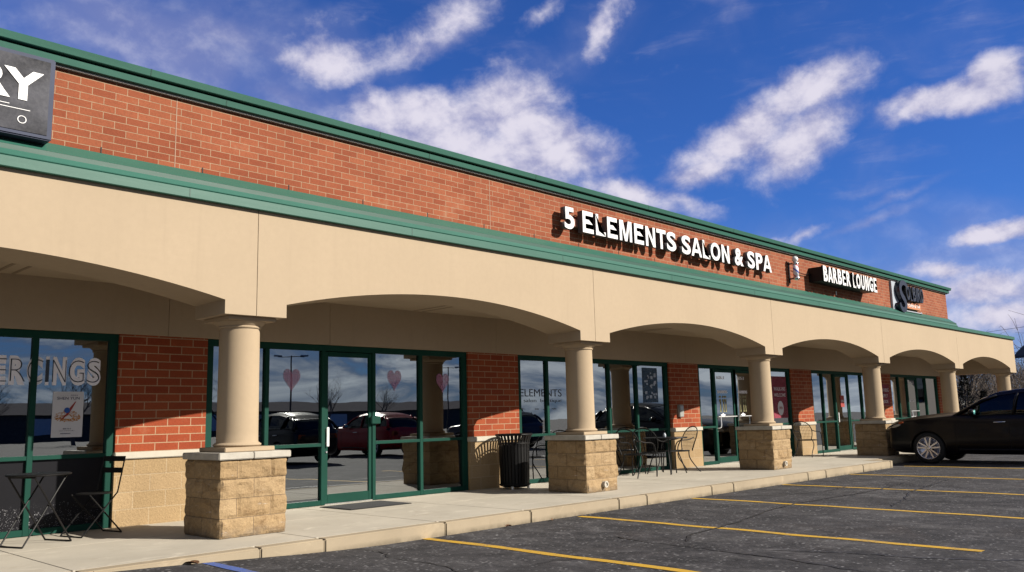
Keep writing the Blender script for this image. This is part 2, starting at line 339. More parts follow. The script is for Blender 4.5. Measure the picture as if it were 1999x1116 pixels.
# tar-sealed cracks: thin bands around zero of a warped noise
cr = t.math('ABSOLUTE', t.math('SUBTRACT', t.noise(t.scale(co, (1, 1, 1), loc=(3.1, 1.7, 0)), .16, 5, .5, .3), .5))
c = t.mix(t.math('MULTIPLY', t.mapr(cr, .0035, .002), t.mapr(n0, .50, .56, 0, .85)), c, (.03, .03, .031))
cr2 = t.math('ABSOLUTE', t.math('SUBTRACT', t.noise(t.scale(co, (1, 1, 1), loc=(9.1, 4.7, 0)), .55, 7, .55, .3), .5))
c = t.mix(t.math('MULTIPLY', t.mapr(cr2, .0018, .0008), t.mapr(n0, .50, .40, 0, .4)), c, (.03, .03, .03))
c = t.mix(1, c, (KA*.70, KA*.70, KA*.74), 'MULTIPLY')
t.put(b.inputs['Base Color'], c); b.inputs['Roughness'].default_value = .93; b.inputs['Specular IOR Level'].default_value = .25
t.put(b.inputs['Normal'], t.bump(t.math('ADD', n2, t.math('MULTIPLY', vor.outputs['Distance'], .6)), .7, .008)); M['asphalt'] = mm
def roadpaint(name, col):
    col = tuple(q*KA for q in col)
    mm, t, b = mat(name); co = objco(t); n = t.noise(co, 40, 5, .75); n2 = t.noise(co, 3, 5, .65)
    w = t.mapr(t.math('ADD', t.math('MULTIPLY', n, .6), t.math('MULTIPLY', n2, .5)), .56, .68, 0, .75)
    t.put(b.inputs['Base Color'], t.mix(w, col, (.10, .09, .08))); b.inputs['Roughness'].default_value = .8
    t.put(b.inputs['Normal'], t.bump(t.noise(co, 120, 3, .7), .5, .006)); return mm
M['yellow'] = roadpaint('yellow_line', (.86, .50, .025)); M['bluepaint'] = roadpaint('blue_line', (.09, .17, .55))

# ------------------------------------------------------------------ mesh helpers
def mk(name, bm, material, parent=None, smooth=False, loc=(0, 0, 0), rot=0):
    me = bpy.data.meshes.new(name); bmesh.ops.recalc_face_normals(bm, faces=bm.faces[:]); bm.to_mesh(me); bm.free()
    for mt in (material if isinstance(material, (list, tuple)) else [material]): me.materials.append(M[mt] if isinstance(mt, str) else mt)
    if smooth:
        for p in me.polygons: p.use_smooth = True
    o = bpy.data.objects.new(name, me); COL.objects.link(o); o.location = loc; o.rotation_euler = (0, 0, rot)
    if parent is not None: o.parent = parent
    return o
def tag(o, label=None, cat=None, group=None, kind=None):
    if label: o['label'] = label
    if cat: o['category'] = cat
    if group: o['group'] = group
    if kind: o['kind'] = kind
    return o
def thing(name, label, cat, loc=(0, 0, 0), rz=0, group=None):
    o = bpy.data.objects.new(name, None); COL.objects.link(o); o.location = loc; o.rotation_euler = (0, 0, rz)
    o.empty_display_size = .2
    return tag(o, label, cat, group)
def copytree(o, parent=None):
    c = o.copy(); COL.objects.link(c)
    if parent is not None: c.parent = parent
    for ch in [k for k in bpy.data.objects if k.parent == o]: copytree(ch, c)
    return c
def box(bm, x0, x1, y0, y1, z0, z1, bev=0, mi=0):
    vs = [bm.verts.new((x, y, z)) for x in (x0, x1) for y in (y0, y1) for z in (z0, z1)]
    fs = [bm.faces.new([vs[i] for i in q]) for q in ((0, 1, 3, 2), (4, 6, 7, 5), (0, 4, 5, 1), (2, 3, 7, 6), (0, 2, 6, 4), (1, 5, 7, 3))]
    for f in fs: f.material_index = mi
    if bev:
        es = list({e for f in fs for e in f.edges}); bmesh.ops.bevel(bm, geom=es, offset=bev, segments=2, affect='EDGES')
def prism(bm, pts, y0, y1):
    """outline in x-z extruded along y"""
    a = [bm.verts.new((x, y0, z)) for x, z in pts]; b_ = [bm.verts.new((x, y1, z)) for x, z in pts]
    n = len(pts); fa = bm.faces.new(a); fb_ = bm.faces.new(b_)
    for i in range(n): bm.faces.new((a[i], a[(i+1) % n], b_[(i+1) % n], b_[i]))
    bmesh.ops.triangulate(bm, faces=[fa, fb_])
def xprofile(bm, pts, x0, x1):
    """closed outline in y-z extruded along x"""
    a = [bm.verts.new((x0, y, z)) for y, z in pts]; b_ = [bm.verts.new((x1, y, z)) for y, z in pts]
    n = len(pts); fa = bm.faces.new(a); fb_ = bm.faces.new(b_)
    for i in range(n): bm.faces.new((a[i], a[(i+1) % n], b_[(i+1) % n], b_[i]))
    bmesh.ops.triangulate(bm, faces=[fa, fb_])
def lathe(bm, prof, cx=0, cy=0, seg=40, cap=True):
    rings = []
    for r, z in prof: rings.append([bm.verts.new((cx+r*cos(2*pi*k/seg), cy+r*sin(2*pi*k/seg), z)) for k in range(seg)])
    for a, b_ in zip(rings, rings[1:]):
        for k in range(seg): bm.faces.new((a[k], a[(k+1) % seg], b_[(k+1) % seg], b_[k]))
    if cap:
        bm.faces.new(rings[0]); bm.faces.new(rings[-1])
def tube(bm, pts, r, seg=7, closed=False, smoothn=0):
    pts = [Vector(p) for p in pts]
    if smoothn:
        for _ in range(smoothn):
            q = [] if closed else [pts[0]]
            rng = range(len(pts)) if closed else range(len(pts)-1)
            for i in rng:
                a, b_ = pts[i], pts[(i+1) % len(pts)]; q += [a*.75+b_*.25, a*.25+b_*.75]
            if not closed: q.append(pts[-1])
            pts = q
    n = len(pts); rings = []; prev = None
    for i, p in enumerate(pts):
        a = pts[(i-1) % n] if (closed or i > 0) else p; c = pts[(i+1) % n] if (closed or i < n-1) else p
        t_ = (c-a).normalized()
        if prev is None: prev = t_.orthogonal().normalized()
        u = (prev - t_*prev.dot(t_)); u = u.normalized() if u.length > 1e-6 else t_.orthogonal().normalized()
        prev = u; v = t_.cross(u); rr = r[i] if isinstance(r, (list, tuple)) and len(r) == n else (r if not isinstance(r, (list, tuple)) else r[0]+(r[-1]-r[0])*i/(n-1))
        rings.append([bm.verts.new(p+(u*cos(2*pi*k/seg)+v*sin(2*pi*k/seg))*rr) for k in range(seg)])
    for i in range(n if closed else n-1):
        a, b_ = rings[i], rings[(i+1) % n]
        for k in range(seg): bm.faces.new((a[k], a[(k+1) % seg], b_[(k+1) % seg], b_[k]))
    if not closed: bm.faces.new(rings[0]); bm.faces.new(rings[-1])
BM = bmesh.new
def text_mesh(s, w=None, h=None, depth=.02, off=0., bev=0., split=False, shear=0):
    """lettering facing -y, x to the right, z up, lower left corner at the origin, front face at y=0; returns list of (bmesh)"""
    cu = bpy.data.curves.new('t', 'FONT'); cu.body = s; cu.size = 1; cu.extrude = .5; cu.offset = off; cu.bevel_depth = 0; cu.resolution_u = 5; cu.shear = shear
    to = bpy.data.objects.new('t', cu); COL.objects.link(to)
    dg = bpy.context.evaluated_depsgraph_get(); me = bpy.data.meshes.new_from_object(to.evaluated_get(dg))
    bpy.data.objects.remove(to); bpy.data.curves.remove(cu)
    bm = BM(); bm.from_mesh(me); bpy.data.meshes.remove(me)
    bmesh.ops.remove_doubles(bm, verts=bm.verts[:], dist=1e-5)
    xs = [v.co.x for v in bm.verts]; ys = [v.co.y for v in bm.verts]; x0, x1, y0, y1 = min(xs), max(xs), min(ys), max(ys)
    sx = (w/(x1-x0)) if w else None; sy = (h/(y1-y0)) if h else None
    sx = sx or sy; sy = sy or sx
    for v in bm.verts:
        x, y, z = v.co; v.co = Vector(((x-x0)*sx, (0.5-z)*depth, (y-y0)*sy))
    bmesh.ops.recalc_face_normals(bm, faces=bm.faces[:])
    for f in bm.faces: f.material_index = 0 if f.normal.y < -.7 else 1
    return bm
def place_text(name, s, x, y, z, w, h, depth, mats, parent, off=0., shear=0):
    return mk(name, text_mesh(s, w, h, depth, off, shear=shear), mats, parent, loc=(x, y, z))
def islands(bm):
    seen = set(); out = []
    for v in bm.verts:
        if v in seen: continue
        st_ = [v]; seen.add(v); comp = []
        while st_:
            q = st_.pop(); comp.append(q)
            for e in q.link_edges:
                o_ = e.other_vert(q)
                if o_ not in seen: seen.add(o_); st_.append(o_)
        out.append(comp)
    return out
METR = {'5': (.04, .48, .556), 'E': (.073, .545, .667), 'L': (.076, .51, .611), 'M': (.073, .69, .833), 'N': (.073, .575, .722), 'T': (.02, .57, .611), 'S': (.04, .585, .667), 'A': (0, .722, .722), 'O': (.043, .69, .778), '&': (.04, .67, .722), 'P': (.073, .56, .667), 'B': (.073, .6, .722), 'R': (.073, .63, .722), 'U': (.07, .58, .722), 'G': (.047, .66, .778), 'D': (.073, .6, .722), 'I': (.07, .15, .29), 'C': (.047, .63, .722), 'Y': (0, .70, .70)}
def straight(ch, w, st):
    """outlines of the straight-sided capitals in a box w x 1 (stem st)"""
    h = 1
    if ch == 'E': return [(0, 0), (w, 0), (w, st), (st, st), (st, .42), (w*.93, .42), (w*.93, .42+st), (st, .42+st), (st, h-st), (w*.97, h-st), (w*.97, h), (0, h)]
    if ch == 'L': return [(0, 0), (w, 0), (w, st), (st, st), (st, h), (0, h)]
    if ch == 'T': m = w/2; return [(m-st/2, 0), (m+st/2, 0), (m+st/2, h-st), (w, h-st), (w, h), (0, h), (0, h-st), (m-st/2, h-st)]
    if ch == 'I': return [(0, 0), (w, 0), (w, h), (0, h)]
    if ch == 'N': return [(0, 0), (st, 0), (st, .68), (w-st, 0), (w, 0), (w, h), (w-st, h), (w-st, .32), (st, h), (0, h)]
    if ch == 'M': m = w/2; return [(0, 0), (st*.92, 0), (st*.92, .74), (m-st*.48, 0), (m+st*.48, 0), (w-st*.92, .74), (w-st*.92, 0), (w, 0), (w, h), (w-st*1.45, h), (m, .27), (st*1.45, h), (0, h)]
    if ch == 'Y': m = w/2; return [(m-st/2, 0), (m+st/2, 0), (m+st/2, .42), (w, h), (w-st*1.2, h), (m, .60), (st*1.2, h), (0, h), (m-st/2, .42)]
    return None
def glyph(ch, w, h, depth, off, st, stock=False):
    if stock: return text_mesh(ch, w, h, depth, off)
    if ch == 'A':       # A with its counter: built from quads
        m = w/h/2; sw = st*1.08; W_ = w/h; out = BM()
        def q(pts):
            a = [out.verts.new((x*h, 0, z*h)) for x, z in pts]; b_ = [out.verts.new((x*h, depth, z*h)) for x, z in pts]
            return a, b_
        def edge(z, side): return side*(m-.0)*(1-z)   # outer half width at z (0 at the top)
        top = st*.62
        def ox(z): return m-(top+(m-top)*(1-z)); 
        def ix(z): return ox(z)+sw
        zs = [0, .20, .20+st*.9, .80, 1.0]; Lo = [(ox(z), z) for z in zs]; Li = [(ix(z), z) for z in zs[:4]]
        zi = .80; Li[3] = (m, zi)
        Ro = [(W_-x, z) for x, z in Lo]; Ri = [(W_-x, z) for x, z in Li]
        polys = [[Lo[0], Li[0], Li[1], Lo[1]], [Lo[1], Li[1], Li[2], Lo[2]], [Lo[2], Li[2], Li[3], Lo[3]], [Ri[0], Ro[0], Ro[1], Ri[1]], [Ri[1], Ro[1], Ro[2], Ri[2]], [Ri[2], Ro[2], Ro[3], Ri[3]], [Li[1], Ri[1], Ri[2], Li[2]], [Lo[3], Li[3], Ro[3], Ro[4], Lo[4]]]
        vd = {}
        def vv(p, y):
            k = (round(p[0], 4), round(p[1], 4), y)
            if k not in vd: vd[k] = out.verts.new((p[0]*h, y, p[1]*h))
            return vd[k]
        for pl in polys: out.faces.new([vv(p, 0) for p in pl]); 
        front = out.faces[:]
        be = [e for e in out.edges if len(e.link_faces) == 1]
        for pl in polys: out.faces.new([vv(p, depth) for p in reversed(pl)])
        for e in be:
            a, b_ = e.verts; ka = (round(a.co.x/h, 4), round(a.co.z/h, 4)); kb = (round(b_.co.x/h, 4), round(b_.co.z/h, 4)); out.faces.new((a, b_, vv(kb, depth), vv(ka, depth)))
        bmesh.ops.recalc_face_normals(out, faces=out.faces[:])
    else:
        pts = straight(ch, w/h, st)
        if pts is None: return text_mesh(ch, w, h, depth, off)
        out = BM(); prism(out, [(x*h, z*h) for x, z in pts], 0, depth); bmesh.ops.recalc_face_normals(out, faces=out.faces[:])
    out.normal_update()
    for f in out.faces: f.material_index = 0 if f.normal.y < -.7 else 1
    return out
def place_letters(s, x, y, z, w, h, depth, mats, parent, off=.03, st=.20, name='letter', stock=False):
    adv = sum(METR[c][2] if c != ' ' else .30 for c in s)
    k = w/(adv-METR[s[0]][0]-.05); cx = x-METR[s[0]][0]*k
    for ch in s:
        if ch == ' ': cx += .30*k; continue
        l_, gw, a_ = METR[ch]
        mk(name, glyph(ch, gw*k, h, depth, off, st*min(1, k/h*.74), stock), mats, parent, loc=(cx+l_*k, y, z)); cx += a_*k

S = 6.0724; WY = 2.16
# ------------------------------------------------------------------ ground
def sstep(a, b_, x):
    q = max(0, min(1, (x-a)/(b_-a))); return q*q*(3-2*q)
def gz(x, y):
    k = (1-sstep(-2.6, 1.3, x))*(1-sstep(1.5, 8, abs(y+.95))); return -.15+.135*k
bm = BM()
xs = [-500, -200, -90, -50, -30, -20, -14] + [-12+.5*i for i in range(29)] + [3, 5, 8, 11, 14, 16, 20, 26, 33, 45, 60, 90, 140, 220, 400, 800]
ys = [-500, -250, -120, -70, -45, -30, -22, -16] + [-13+.5*i for i in range(31)] + [4, 7, 12, 20, 35, 60, 100, 180, 300, 600]
grid = [[bm.verts.new((x, y, gz(x, y))) for y in ys] for x in xs]
for i in range(len(xs)-1):
    for j in range(len(ys)-1): bm.faces.new((grid[i][j], grid[i+1][j], grid[i+1][j+1], grid[i][j+1]))
tag(mk('parking_lot', bm, 'asphalt', smooth=True), kind='structure')
def line(name, x0, y0, x1, y1, w, mt, jitter=.008):
    bm = BM(); n = 40; prev = None
    for i in range(n+1):
        q = i/n; x = x0+(x1-x0)*q; y = y0+(y1-y0)*q
        x += jitter*noise.noise(Vector((x0, y*1.3, 0)))*2; ww = w*(1+.12*noise.noise(Vector((x0+5, y*3, 0))))
        a = bm.verts.new((x-ww/2, y, gz(x-ww/2, y)+.004)); b_ = bm.verts.new((x+ww/2, y, gz(x+ww/2, y)+.004))
        if prev: bm.faces.new((prev[0], prev[1], b_, a))
        prev = (a, b_)
    return tag(mk(name, bm, mt), kind='structure')
for (xa, ya, xb, yb) in ((1.66, -.80, 1.50, -6.1), (4.27, -1.05, 4.03, -6.08), (7.18, -.98, 6.83, -6.1), (10.20, -.98, 9.85, -6.1), (13.19, -.98, 12.9, -6.1), (16.2, -1.0, 15.95, -6.1)):
    line('parking_line', xa, ya, xb, yb, .118, 'yellow', .03)
line('accessible_bay_line', -1.0, -.99, -1.14, -6.0, .12, 'bluepaint')
M['tar'] = plain('crack_tar', (.030, .030, .032), .55, var=.4, vscale=20, bump=.4, bscale=60)
for pts, w in (([(3.0, -3.5), (3.6, -3.22), (4.27, -3.2), (5.42, -2.98), (6.59, -2.73), (7.87, -2.74), (9.43, -2.9), (11.5, -2.7)], .05),
               ([(2.3, -5.9), (2.5, -5.2), (2.66, -4.6), (2.66, -4.2), (2.78, -3.7), (2.76, -3.25), (2.95, -2.6)], .03),
               ([(3.0, -4.5), (3.14, -4.9), (3.3, -5.24), (3.27, -5.62), (3.4, -6.0), (3.62, -6.5), (4.4, -7.2)], .035),
               ([(7.6, -1.2), (8.1, -1.7), (8.37, -2.05), (8.71, -2.1), (9.33, -2.25), (10.2, -2.14)], .03),
               ([(7.3, -4.0), (8.6, -3.75), (9.7, -3.4), (11, -3.3), (12.6, -3.1)], .035),
               ([(.2, -3.2), (.5, -2.5), (.42, -1.9), (.7, -1.3), (.62, -.99)], .022)):
    P_ = [Vector((x, y, 0)) for x, y in pts]
    for _ in range(3):
        q = [P_[0]]
        for a, b_ in zip(P_, P_[1:]): q += [a*.75+b_*.25, a*.25+b_*.75]
        q.append(P_[-1]); P_ = q
    bm = BM(); prev = None
    for k, p in enumerate(P_):
        p = p+Vector((noise.noise(p*6), noise.noise(p*6+Vector((9, 0, 0))), 0))*.05
        d_ = (P_[min(k+1, len(P_)-1)]-P_[max(k-1, 0)]).normalized(); nn = Vector((-d_.y, d_.x, 0))*w*.5*(.55+.9*abs(noise.noise(p*4)))*min(1, .2+min(k, len(P_)-1-k)*.2)
        a = bm.verts.new((p+nn).to_tuple()[:2]+(gz(p.x, p.y)+.007,)); b_ = bm.verts.new((p-nn).to_tuple()[:2]+(gz(p.x, p.y)+.007,))
        if prev: bm.faces.new((prev[0], prev[1], b_, a))
        prev = (a, b_)
    tag(mk('crack_sealant', bm, 'tar'), kind='structure')
# sidewalk slabs and kerb
KX = [-16, -13, -10, -7.6, -4.9, -2.1, -.441, .289, 1.94, 3.4, 5.26, 5.95, 7.78, 8.48, 11.3, 12.1, 13.95, 15.5]
KF = -.95
bm = BM()
for a, b_ in zip(KX, KX[1:]):
    box(bm, a+.005, b_-.005, KF, KF+.16, -.25, 0, .014)
box(bm, KX[0], 15.5, KF+.02, KF+.14, -.25, -.02)
# rounded kerb corner and the set-back length beside the parked car
pts = [(15.505, KF)]+[(15.55+.35*sin(a), KF+.35-.35*cos(a)) for a in [pi/2*i/8 for i in range(9)]]+[(15.9, -.3)]
def kerbpoly(bm, outer, z0, z1):
    a = [bm.verts.new((x, y, z1)) for x, y in outer]; c = [bm.verts.new((x, y, z0)) for x, y in outer]
    f1 = bm.faces.new(a); f2 = bm.faces.new(c); n = len(outer)
    for i in range(n): bm.faces.new((a[i], a[(i+1) % n], c[(i+1) % n], c[i]))
kerbpoly(bm, pts+[(15.505, -.3)], -.25, 0)
for a, b_ in ((15.905, 18.9), (18.9, 21.9), (21.9, 24.9), (24.9, 27.9), (27.9, 31.2)): box(bm, a+.004, b_-.004, -.46, -.30, -.25, 0, .014)
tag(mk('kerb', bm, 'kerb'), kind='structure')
bm = BM()
SX = [-16, -13, -10, -7.6, -4.9, -2.1, .289, 1.94, 3.4, 5.26, 7.78, 8.48, 11.3, 13.95, 15.5]
for a, b_ in zip(SX, SX[1:]):
    for y0, y1 in ((KF+.165, .9), (.9, WY+.1)): box(bm, a+.004, b_-.004, y0+.003, y1-.003, -.2, -.001, .004)
for a, b_ in ((15.5, 18.9), (18.9, 21.9), (21.9, 24.9), (24.9, 27.9), (27.9, 31.2)):
    for y0, y1 in ((-.296, .9), (.9, WY+.1)): box(bm, a+.004, b_-.004, y0+.003, y1-.003, -.2, -.001, .004)
box(bm, -16, 31.2, -.28, WY+.1, -.3, -.012)
box(bm, -16, 15.5, KF+.18, -.27, -.3, -.012)
tag(mk('sidewalk', bm, 'walk'), kind='structure')

# ------------------------------------------------------------------ the building
bld = thing('shop_building', 'long one-storey shopping strip with cream arched arcade, brick parapet and green metal bands', 'building')
def arch_pts(x0, x1, zs=2.54, zc=2.852, h=.38, n=28):
    a, b_ = x0+h, x1-h; half = (b_-a)/2; c = (half*half)/(2*(zc-zs))+(zc-zs)/2; mid = (a+b_)/2
    return [(a+(b_-a)*i/n, zc-c+math.sqrt(c*c-(a+(b_-a)*i/n-mid)**2)) for i in range(n+1)]
for i in range(-2, 5):
    x0, x1 = S*i+.004, S*(i+1)-.004
    if i == 4: x1 = S*5+.38
    ap = arch_pts(S*i, S*(i+1))
    bm = BM(); pts = [(x0, 2.386), (S*i+.38, 2.386)]+ap+[(S*(i+1)-.38, 2.386), (x1, 2.386)]
    vf = [[(bm.verts.new((x, y, z)), bm.verts.new((x, y, 3.60))) for x, z in pts] for y in (0, .70)]
    for k in range(len(pts)-1):
        for side in vf:
            if abs(pts[k][0]-pts[k+1][0]) > 1e-6: bm.faces.new((side[k][0], side[k+1][0], side[k+1][1], side[k][1]))
        bm.faces.new((vf[0][k][0], vf[0][k+1][0], vf[1][k+1][0], vf[1][k][0]))
        if abs(pts[k][0]-pts[k+1][0]) > 1e-6: bm.faces.new((vf[0][k][1], vf[0][k+1][1], vf[1][k+1][1], vf[1][k][1]))
    for k in (0, -1): bm.faces.new((vf[0][k][0], vf[0][k][1], vf[1][k][1], vf[1][k][0]))
    bmesh.ops.remove_doubles(bm, verts=bm.verts[:], dist=1e-6)
    mk('arcade_fascia', bm, 'stucco', bld)
for i in range(-1, 5):
    bm = BM(); box(bm, S*i-.006, S*i+.006, .012, .69, 2.40, 3.59); mk('joint_filler', bm, 'groove', bld)
bm = BM(); box(bm, 30.02, 30.738, .703, 5.5, 2.40, 3.598); mk('end_beam', bm, 'stucco', bld)
# soffit with paired vent slots
bm = BM(); box(bm, -12.2, 30.6, .70, WY+.3, 2.955, 3.05); mk('soffit', bm, 'stucco', bld)
for i in range(-1, 5):
    for xx in (2.1, 2.28, 4.0, 4.18):
        bm = BM(); box(bm, S*i+xx-.02, S*i+xx+.02, .72, WY-.06, 2.951, 2.9545); mk('soffit_vent', bm, 'groove', bld)
# green lower cornice
bm = BM(); xprofile(bm, [(.02, 3.594), (-.055, 3.594), (-.06, 3.60), (-.06, 3.695), (-.05, 3.702), (.02, 3.702)], -12.2, 30.77)
xprofile(bm, [(.0, 3.715), (-.025, 3.715), (-.028, 3.722), (.042, 3.832), (.05, 3.836), (.2, 3.836)], -12.2, 24.50)
xprofile(bm, [(.045, 3.842), (.055, 3.838), (.30, 3.838), (.248, 3.985), (.236, 3.985)], -12.2, 24.50)
mk('lower_cornice', bm, 'green', bld)
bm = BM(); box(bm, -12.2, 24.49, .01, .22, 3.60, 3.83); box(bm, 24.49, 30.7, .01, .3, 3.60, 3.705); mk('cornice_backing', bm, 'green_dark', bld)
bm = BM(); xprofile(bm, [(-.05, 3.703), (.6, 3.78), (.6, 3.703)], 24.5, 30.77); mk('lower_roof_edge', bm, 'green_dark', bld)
# brick parapet
bm = BM(); box(bm, -12.2, 24.50, .25, .55, 3.838, 4.93); box(bm, 24.20, 24.497, .55, 9, 3.838, 4.93); mk('parapet_wall', bm, 'brick_up', bld)
for x in (-.884, 3.965, 8.936, 14.0, 19.2):
    bm = BM(); box(bm, x-.004, x+.004, .247, .252, 3.99, 4.79); mk('control_joint', bm, 'jointline', bld)
for k in range(24):
    x = -1.664+(k-1)*1.10
    bm = BM(); box(bm, x-.006, x+.006, .246, .252, 3.99, 4.052); mk('weep_slot', bm, 'intdark', bld)
# green coping (upper cornice) with its drip shadow lines
bm = BM()
xprofile(bm, [(.26, 4.803), (.175, 4.803), (.165, 4.81), (.150, 4.872), (.155, 4.878), (.26, 4.878)], -12.2, 24.58)
xprofile(bm, [(.26, 4.896), (.115, 4.896), (.108, 4.902), (.090, 4.968), (.10, 4.976), (.62, 4.985), (.62, 4.90), (.56, 4.90), (.26, 4.90)], -12.2, 24.62)
mk('upper_cornice', bm, 'green', bld)
bm = BM(); box(bm, -12.2, 24.53, .205, .2495, 4.782, 4.80); mk('trim_strip', bm, 'trimgrey', bld)
for k in range(12):
    x = -10.4+k*3.05
    if x < 24.4:
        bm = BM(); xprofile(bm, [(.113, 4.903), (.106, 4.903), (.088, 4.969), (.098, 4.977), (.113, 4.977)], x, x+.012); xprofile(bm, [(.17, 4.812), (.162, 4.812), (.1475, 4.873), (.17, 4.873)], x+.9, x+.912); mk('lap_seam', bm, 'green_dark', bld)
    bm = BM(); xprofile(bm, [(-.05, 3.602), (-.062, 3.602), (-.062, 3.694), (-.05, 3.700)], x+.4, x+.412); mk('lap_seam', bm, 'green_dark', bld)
bm = BM(); box(bm, -12.2, 24.2, .56, 10, 4.3, 4.4); box(bm, 24.5, 30.7, .31, 10, 3.4, 3.69); mk('roof', bm, 'shingle', bld)
bm = BM(); lathe(bm, [(.05, 4.4), (.05, 5.42), (.10, 5.43), (.10, 5.50), (.03, 5.54)], 3.6, 2.0, 16); mk('roof_vent', bm, 'trimgrey', bld)
# bulkhead over the shop fronts
bm = BM()
BX = [-12.2, -5.5, -3.9, -.05, 2.4, 5.9, 8.8, 12.0, 15.0, 17.8, 21, 23.7, 27, 30.66]
for a, b_ in zip(BX, BX[1:]): box(bm, a+.003, b_-.003, WY-.045, WY+.25, 2.335, 2.96)
mk('bulkhead_wall', bm, 'stucco', bld)
bm = BM(); box(bm, -12.2, 30.6, WY-.038, WY+.24, 2.345, 2.95); mk('bulkhead_backing', bm, 'groove', bld)
# brick piers between shop fronts
PIERS = [(-6.9, -5.65), (-.64, .51), (5.24, 6.49), (11.36, 12.56), (17.22, 18.47), (23.15, 24.32), (28.9, 30.66)]
for a, b_ in PIERS:
    bm = BM(); box(bm, a, b_, WY, WY+.3, .888, 2.334); pr_ = mk('brick_pier', bm, 'brick', bld)
    bm = BM(); box(bm, a-.004, b_+.004, WY-.012, WY+.3, -.02, .805); mk('stone_base', bm, 'stone', pr_)
    bm = BM(); box(bm, a-.012, b_+.012, WY-.045, WY+.3, .806, .887, .008); mk('sill', bm, 'sill', pr_)
bm = BM(); box(bm, 30.36, 30.66, WY+.301, 14, -.02, 3.42); mk('end_wall', bm, 'brick', bld)
# interiors
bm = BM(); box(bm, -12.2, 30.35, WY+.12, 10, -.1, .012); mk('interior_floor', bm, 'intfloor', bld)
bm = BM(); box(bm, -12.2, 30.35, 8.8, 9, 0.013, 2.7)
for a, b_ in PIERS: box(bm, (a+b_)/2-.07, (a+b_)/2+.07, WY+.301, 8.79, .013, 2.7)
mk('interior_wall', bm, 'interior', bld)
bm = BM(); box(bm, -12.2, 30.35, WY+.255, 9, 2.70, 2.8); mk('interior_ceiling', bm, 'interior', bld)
# shop fronts
FY0, FY1, GY = WY+.03, WY+.13, WY+.08
def rectface(bm, x0, x1, z0, z1, y):
    v = [bm.verts.new(q) for q in ((x0, y, z0), (x1, y, z0), (x1, y, z1), (x0, y, z1))]; bm.faces.new(v)
def shopfront(xl, xr, mull, doors, film=False):
    posts = sorted([xl+.05, xr-.05]+mull+[d for dd in doors for d in (dd[0], dd[1])])
    bm = BM(); box(bm, xl, xr, FY0, FY1, 2.245, 2.333, .003)
    for p in posts:
        w = .05 if p in (xl+.05, xr-.05) else .031
        box(bm, p-w, p+w, FY0+.0015, FY1-.0015, .004, 2.2445, .003)
    bays = []
    for a, b_ in zip(posts, posts[1:]):
        wa = .05 if a == xl+.05 else .031; wb = .05 if b_ == xr-.05 else .031
        isdoor = any(abs(a-d[0]) < .001 and abs(b_-d[1]) < .001 for d in doors)
        if b_-a < .12: continue
        bays.append((a+wa, b_-wb, isdoor))
        if not isdoor:
            box(bm, a+wa, b_-wb, FY0+.004, FY1-.004, .004, .075, .003); box(bm, a+wa, b_-wb, FY0+.004, FY1-.004, .842, .890, .003)
    fr = mk('shopfront_window', bm, 'frame', bld)
    for a, b_, isd in bays:
        if isd: continue
        for z0, z1 in ((.075, .842), (.890, 2.245)):
            bm = BM(); box(bm, a, b_, GY-.004, GY+.004, z0, z1); o = mk('pane', bm, 'film' if (film and z0 < .5) else 'glass', fr)
    for d in doors:
        a, b_, side, style = d; a += .034; b_ -= .034; st_ = .055
        bm = BM(); y0, y1 = FY0+.02, FY0+.065
        box(bm, a, a+st_, y0, y1, .02, 2.235, .003); box(bm, b_-st_, b_, y0, y1, .02, 2.235, .003)
        box(bm, a+st_, b_-st_, y0+.001, y1-.001, .02, .15, .003); box(bm, a+st_, b_-st_, y0+.001, y1-.001, 2.165, 2.235, .003)
        dr = mk('door', bm, 'frame', bld)
        bm = BM(); box(bm, a+st_, b_-st_, (y0+y1)/2-.004, (y0+y1)/2+.004, .15, 2.165); mk('pane', bm, 'glass', dr)
        bm = BM(); box(bm, a, b_, y0-.02, y1+.02, .0, .018); mk('threshold', bm, 'steel', dr)
        hx = a+.03 if side < 0 else b_-.03
        bm = BM()
        if style == 'plate': box(bm, hx-.022, hx+.022, y0-.05, y0-.035, .84, 1.12, .006); box(bm, hx-.012, hx+.012, y0-.036, y0+.001, .88, .90); box(bm, hx-.012, hx+.012, y0-.036, y0+.001, 1.06, 1.08)
        else:
            s_ = 1 if side < 0 else -1
            tube(bm, [(a+.03, y0-.05, 1.10), (b_-.03, y0-.05, 1.10)], .013, 8); tube(bm, [(hx+s_*.09, y0-.05, 1.10), (hx+s_*.09, y0-.06, .86), (hx+s_*.03, y0-.04, .83), (hx, y0, .83)], .013, 8, smoothn=1)
            tube(bm, [(a+.03, y0-.05, 1.10), (a+.03, y0, 1.10)], .013, 8); tube(bm, [(b_-.03, y0-.05, 1.10), (b_-.03, y0, 1.10)], .013, 8)
        mk('handle', bm, 'white' if style == 'plate' else 'alu', dr)
        bm = BM(); lathe(bm, [(.016, 0), (.016, .012)], 0, 0, 12)
        for v in bm.verts: v.co = Vector((hx+v.co.x, y0-v.co.z-.001, .76+v.co.y))
        mk('lock', bm, 'steel', dr)
    return fr
sf_l = shopfront(-5.65, -.64, [-4.3, -3.0, -1.573], [], film=True)
sf_0 = shopfront(.51, 5.24, [1.42, 4.22], [(2.35, 3.27, -1, 'plate')])
sf_1 = shopfront(6.49, 11.36, [7.33, 8.28, 9.235, 10.185], [])
sf_2 = shopfront(12.56, 17.22, [16.1], [(13.31, 14.29, -1, 'bar'), (14.29, 15.25, 1, 'bar')])
sf_3 = shopfront(18.47, 23.15, [19.25, 22.0], [(20.05, 21.0, -1, 'plate')])
sf_4 = shopfront(24.32, 28.9, [25.12, 27.7], [(25.9, 26.8, -1, 'bar')])
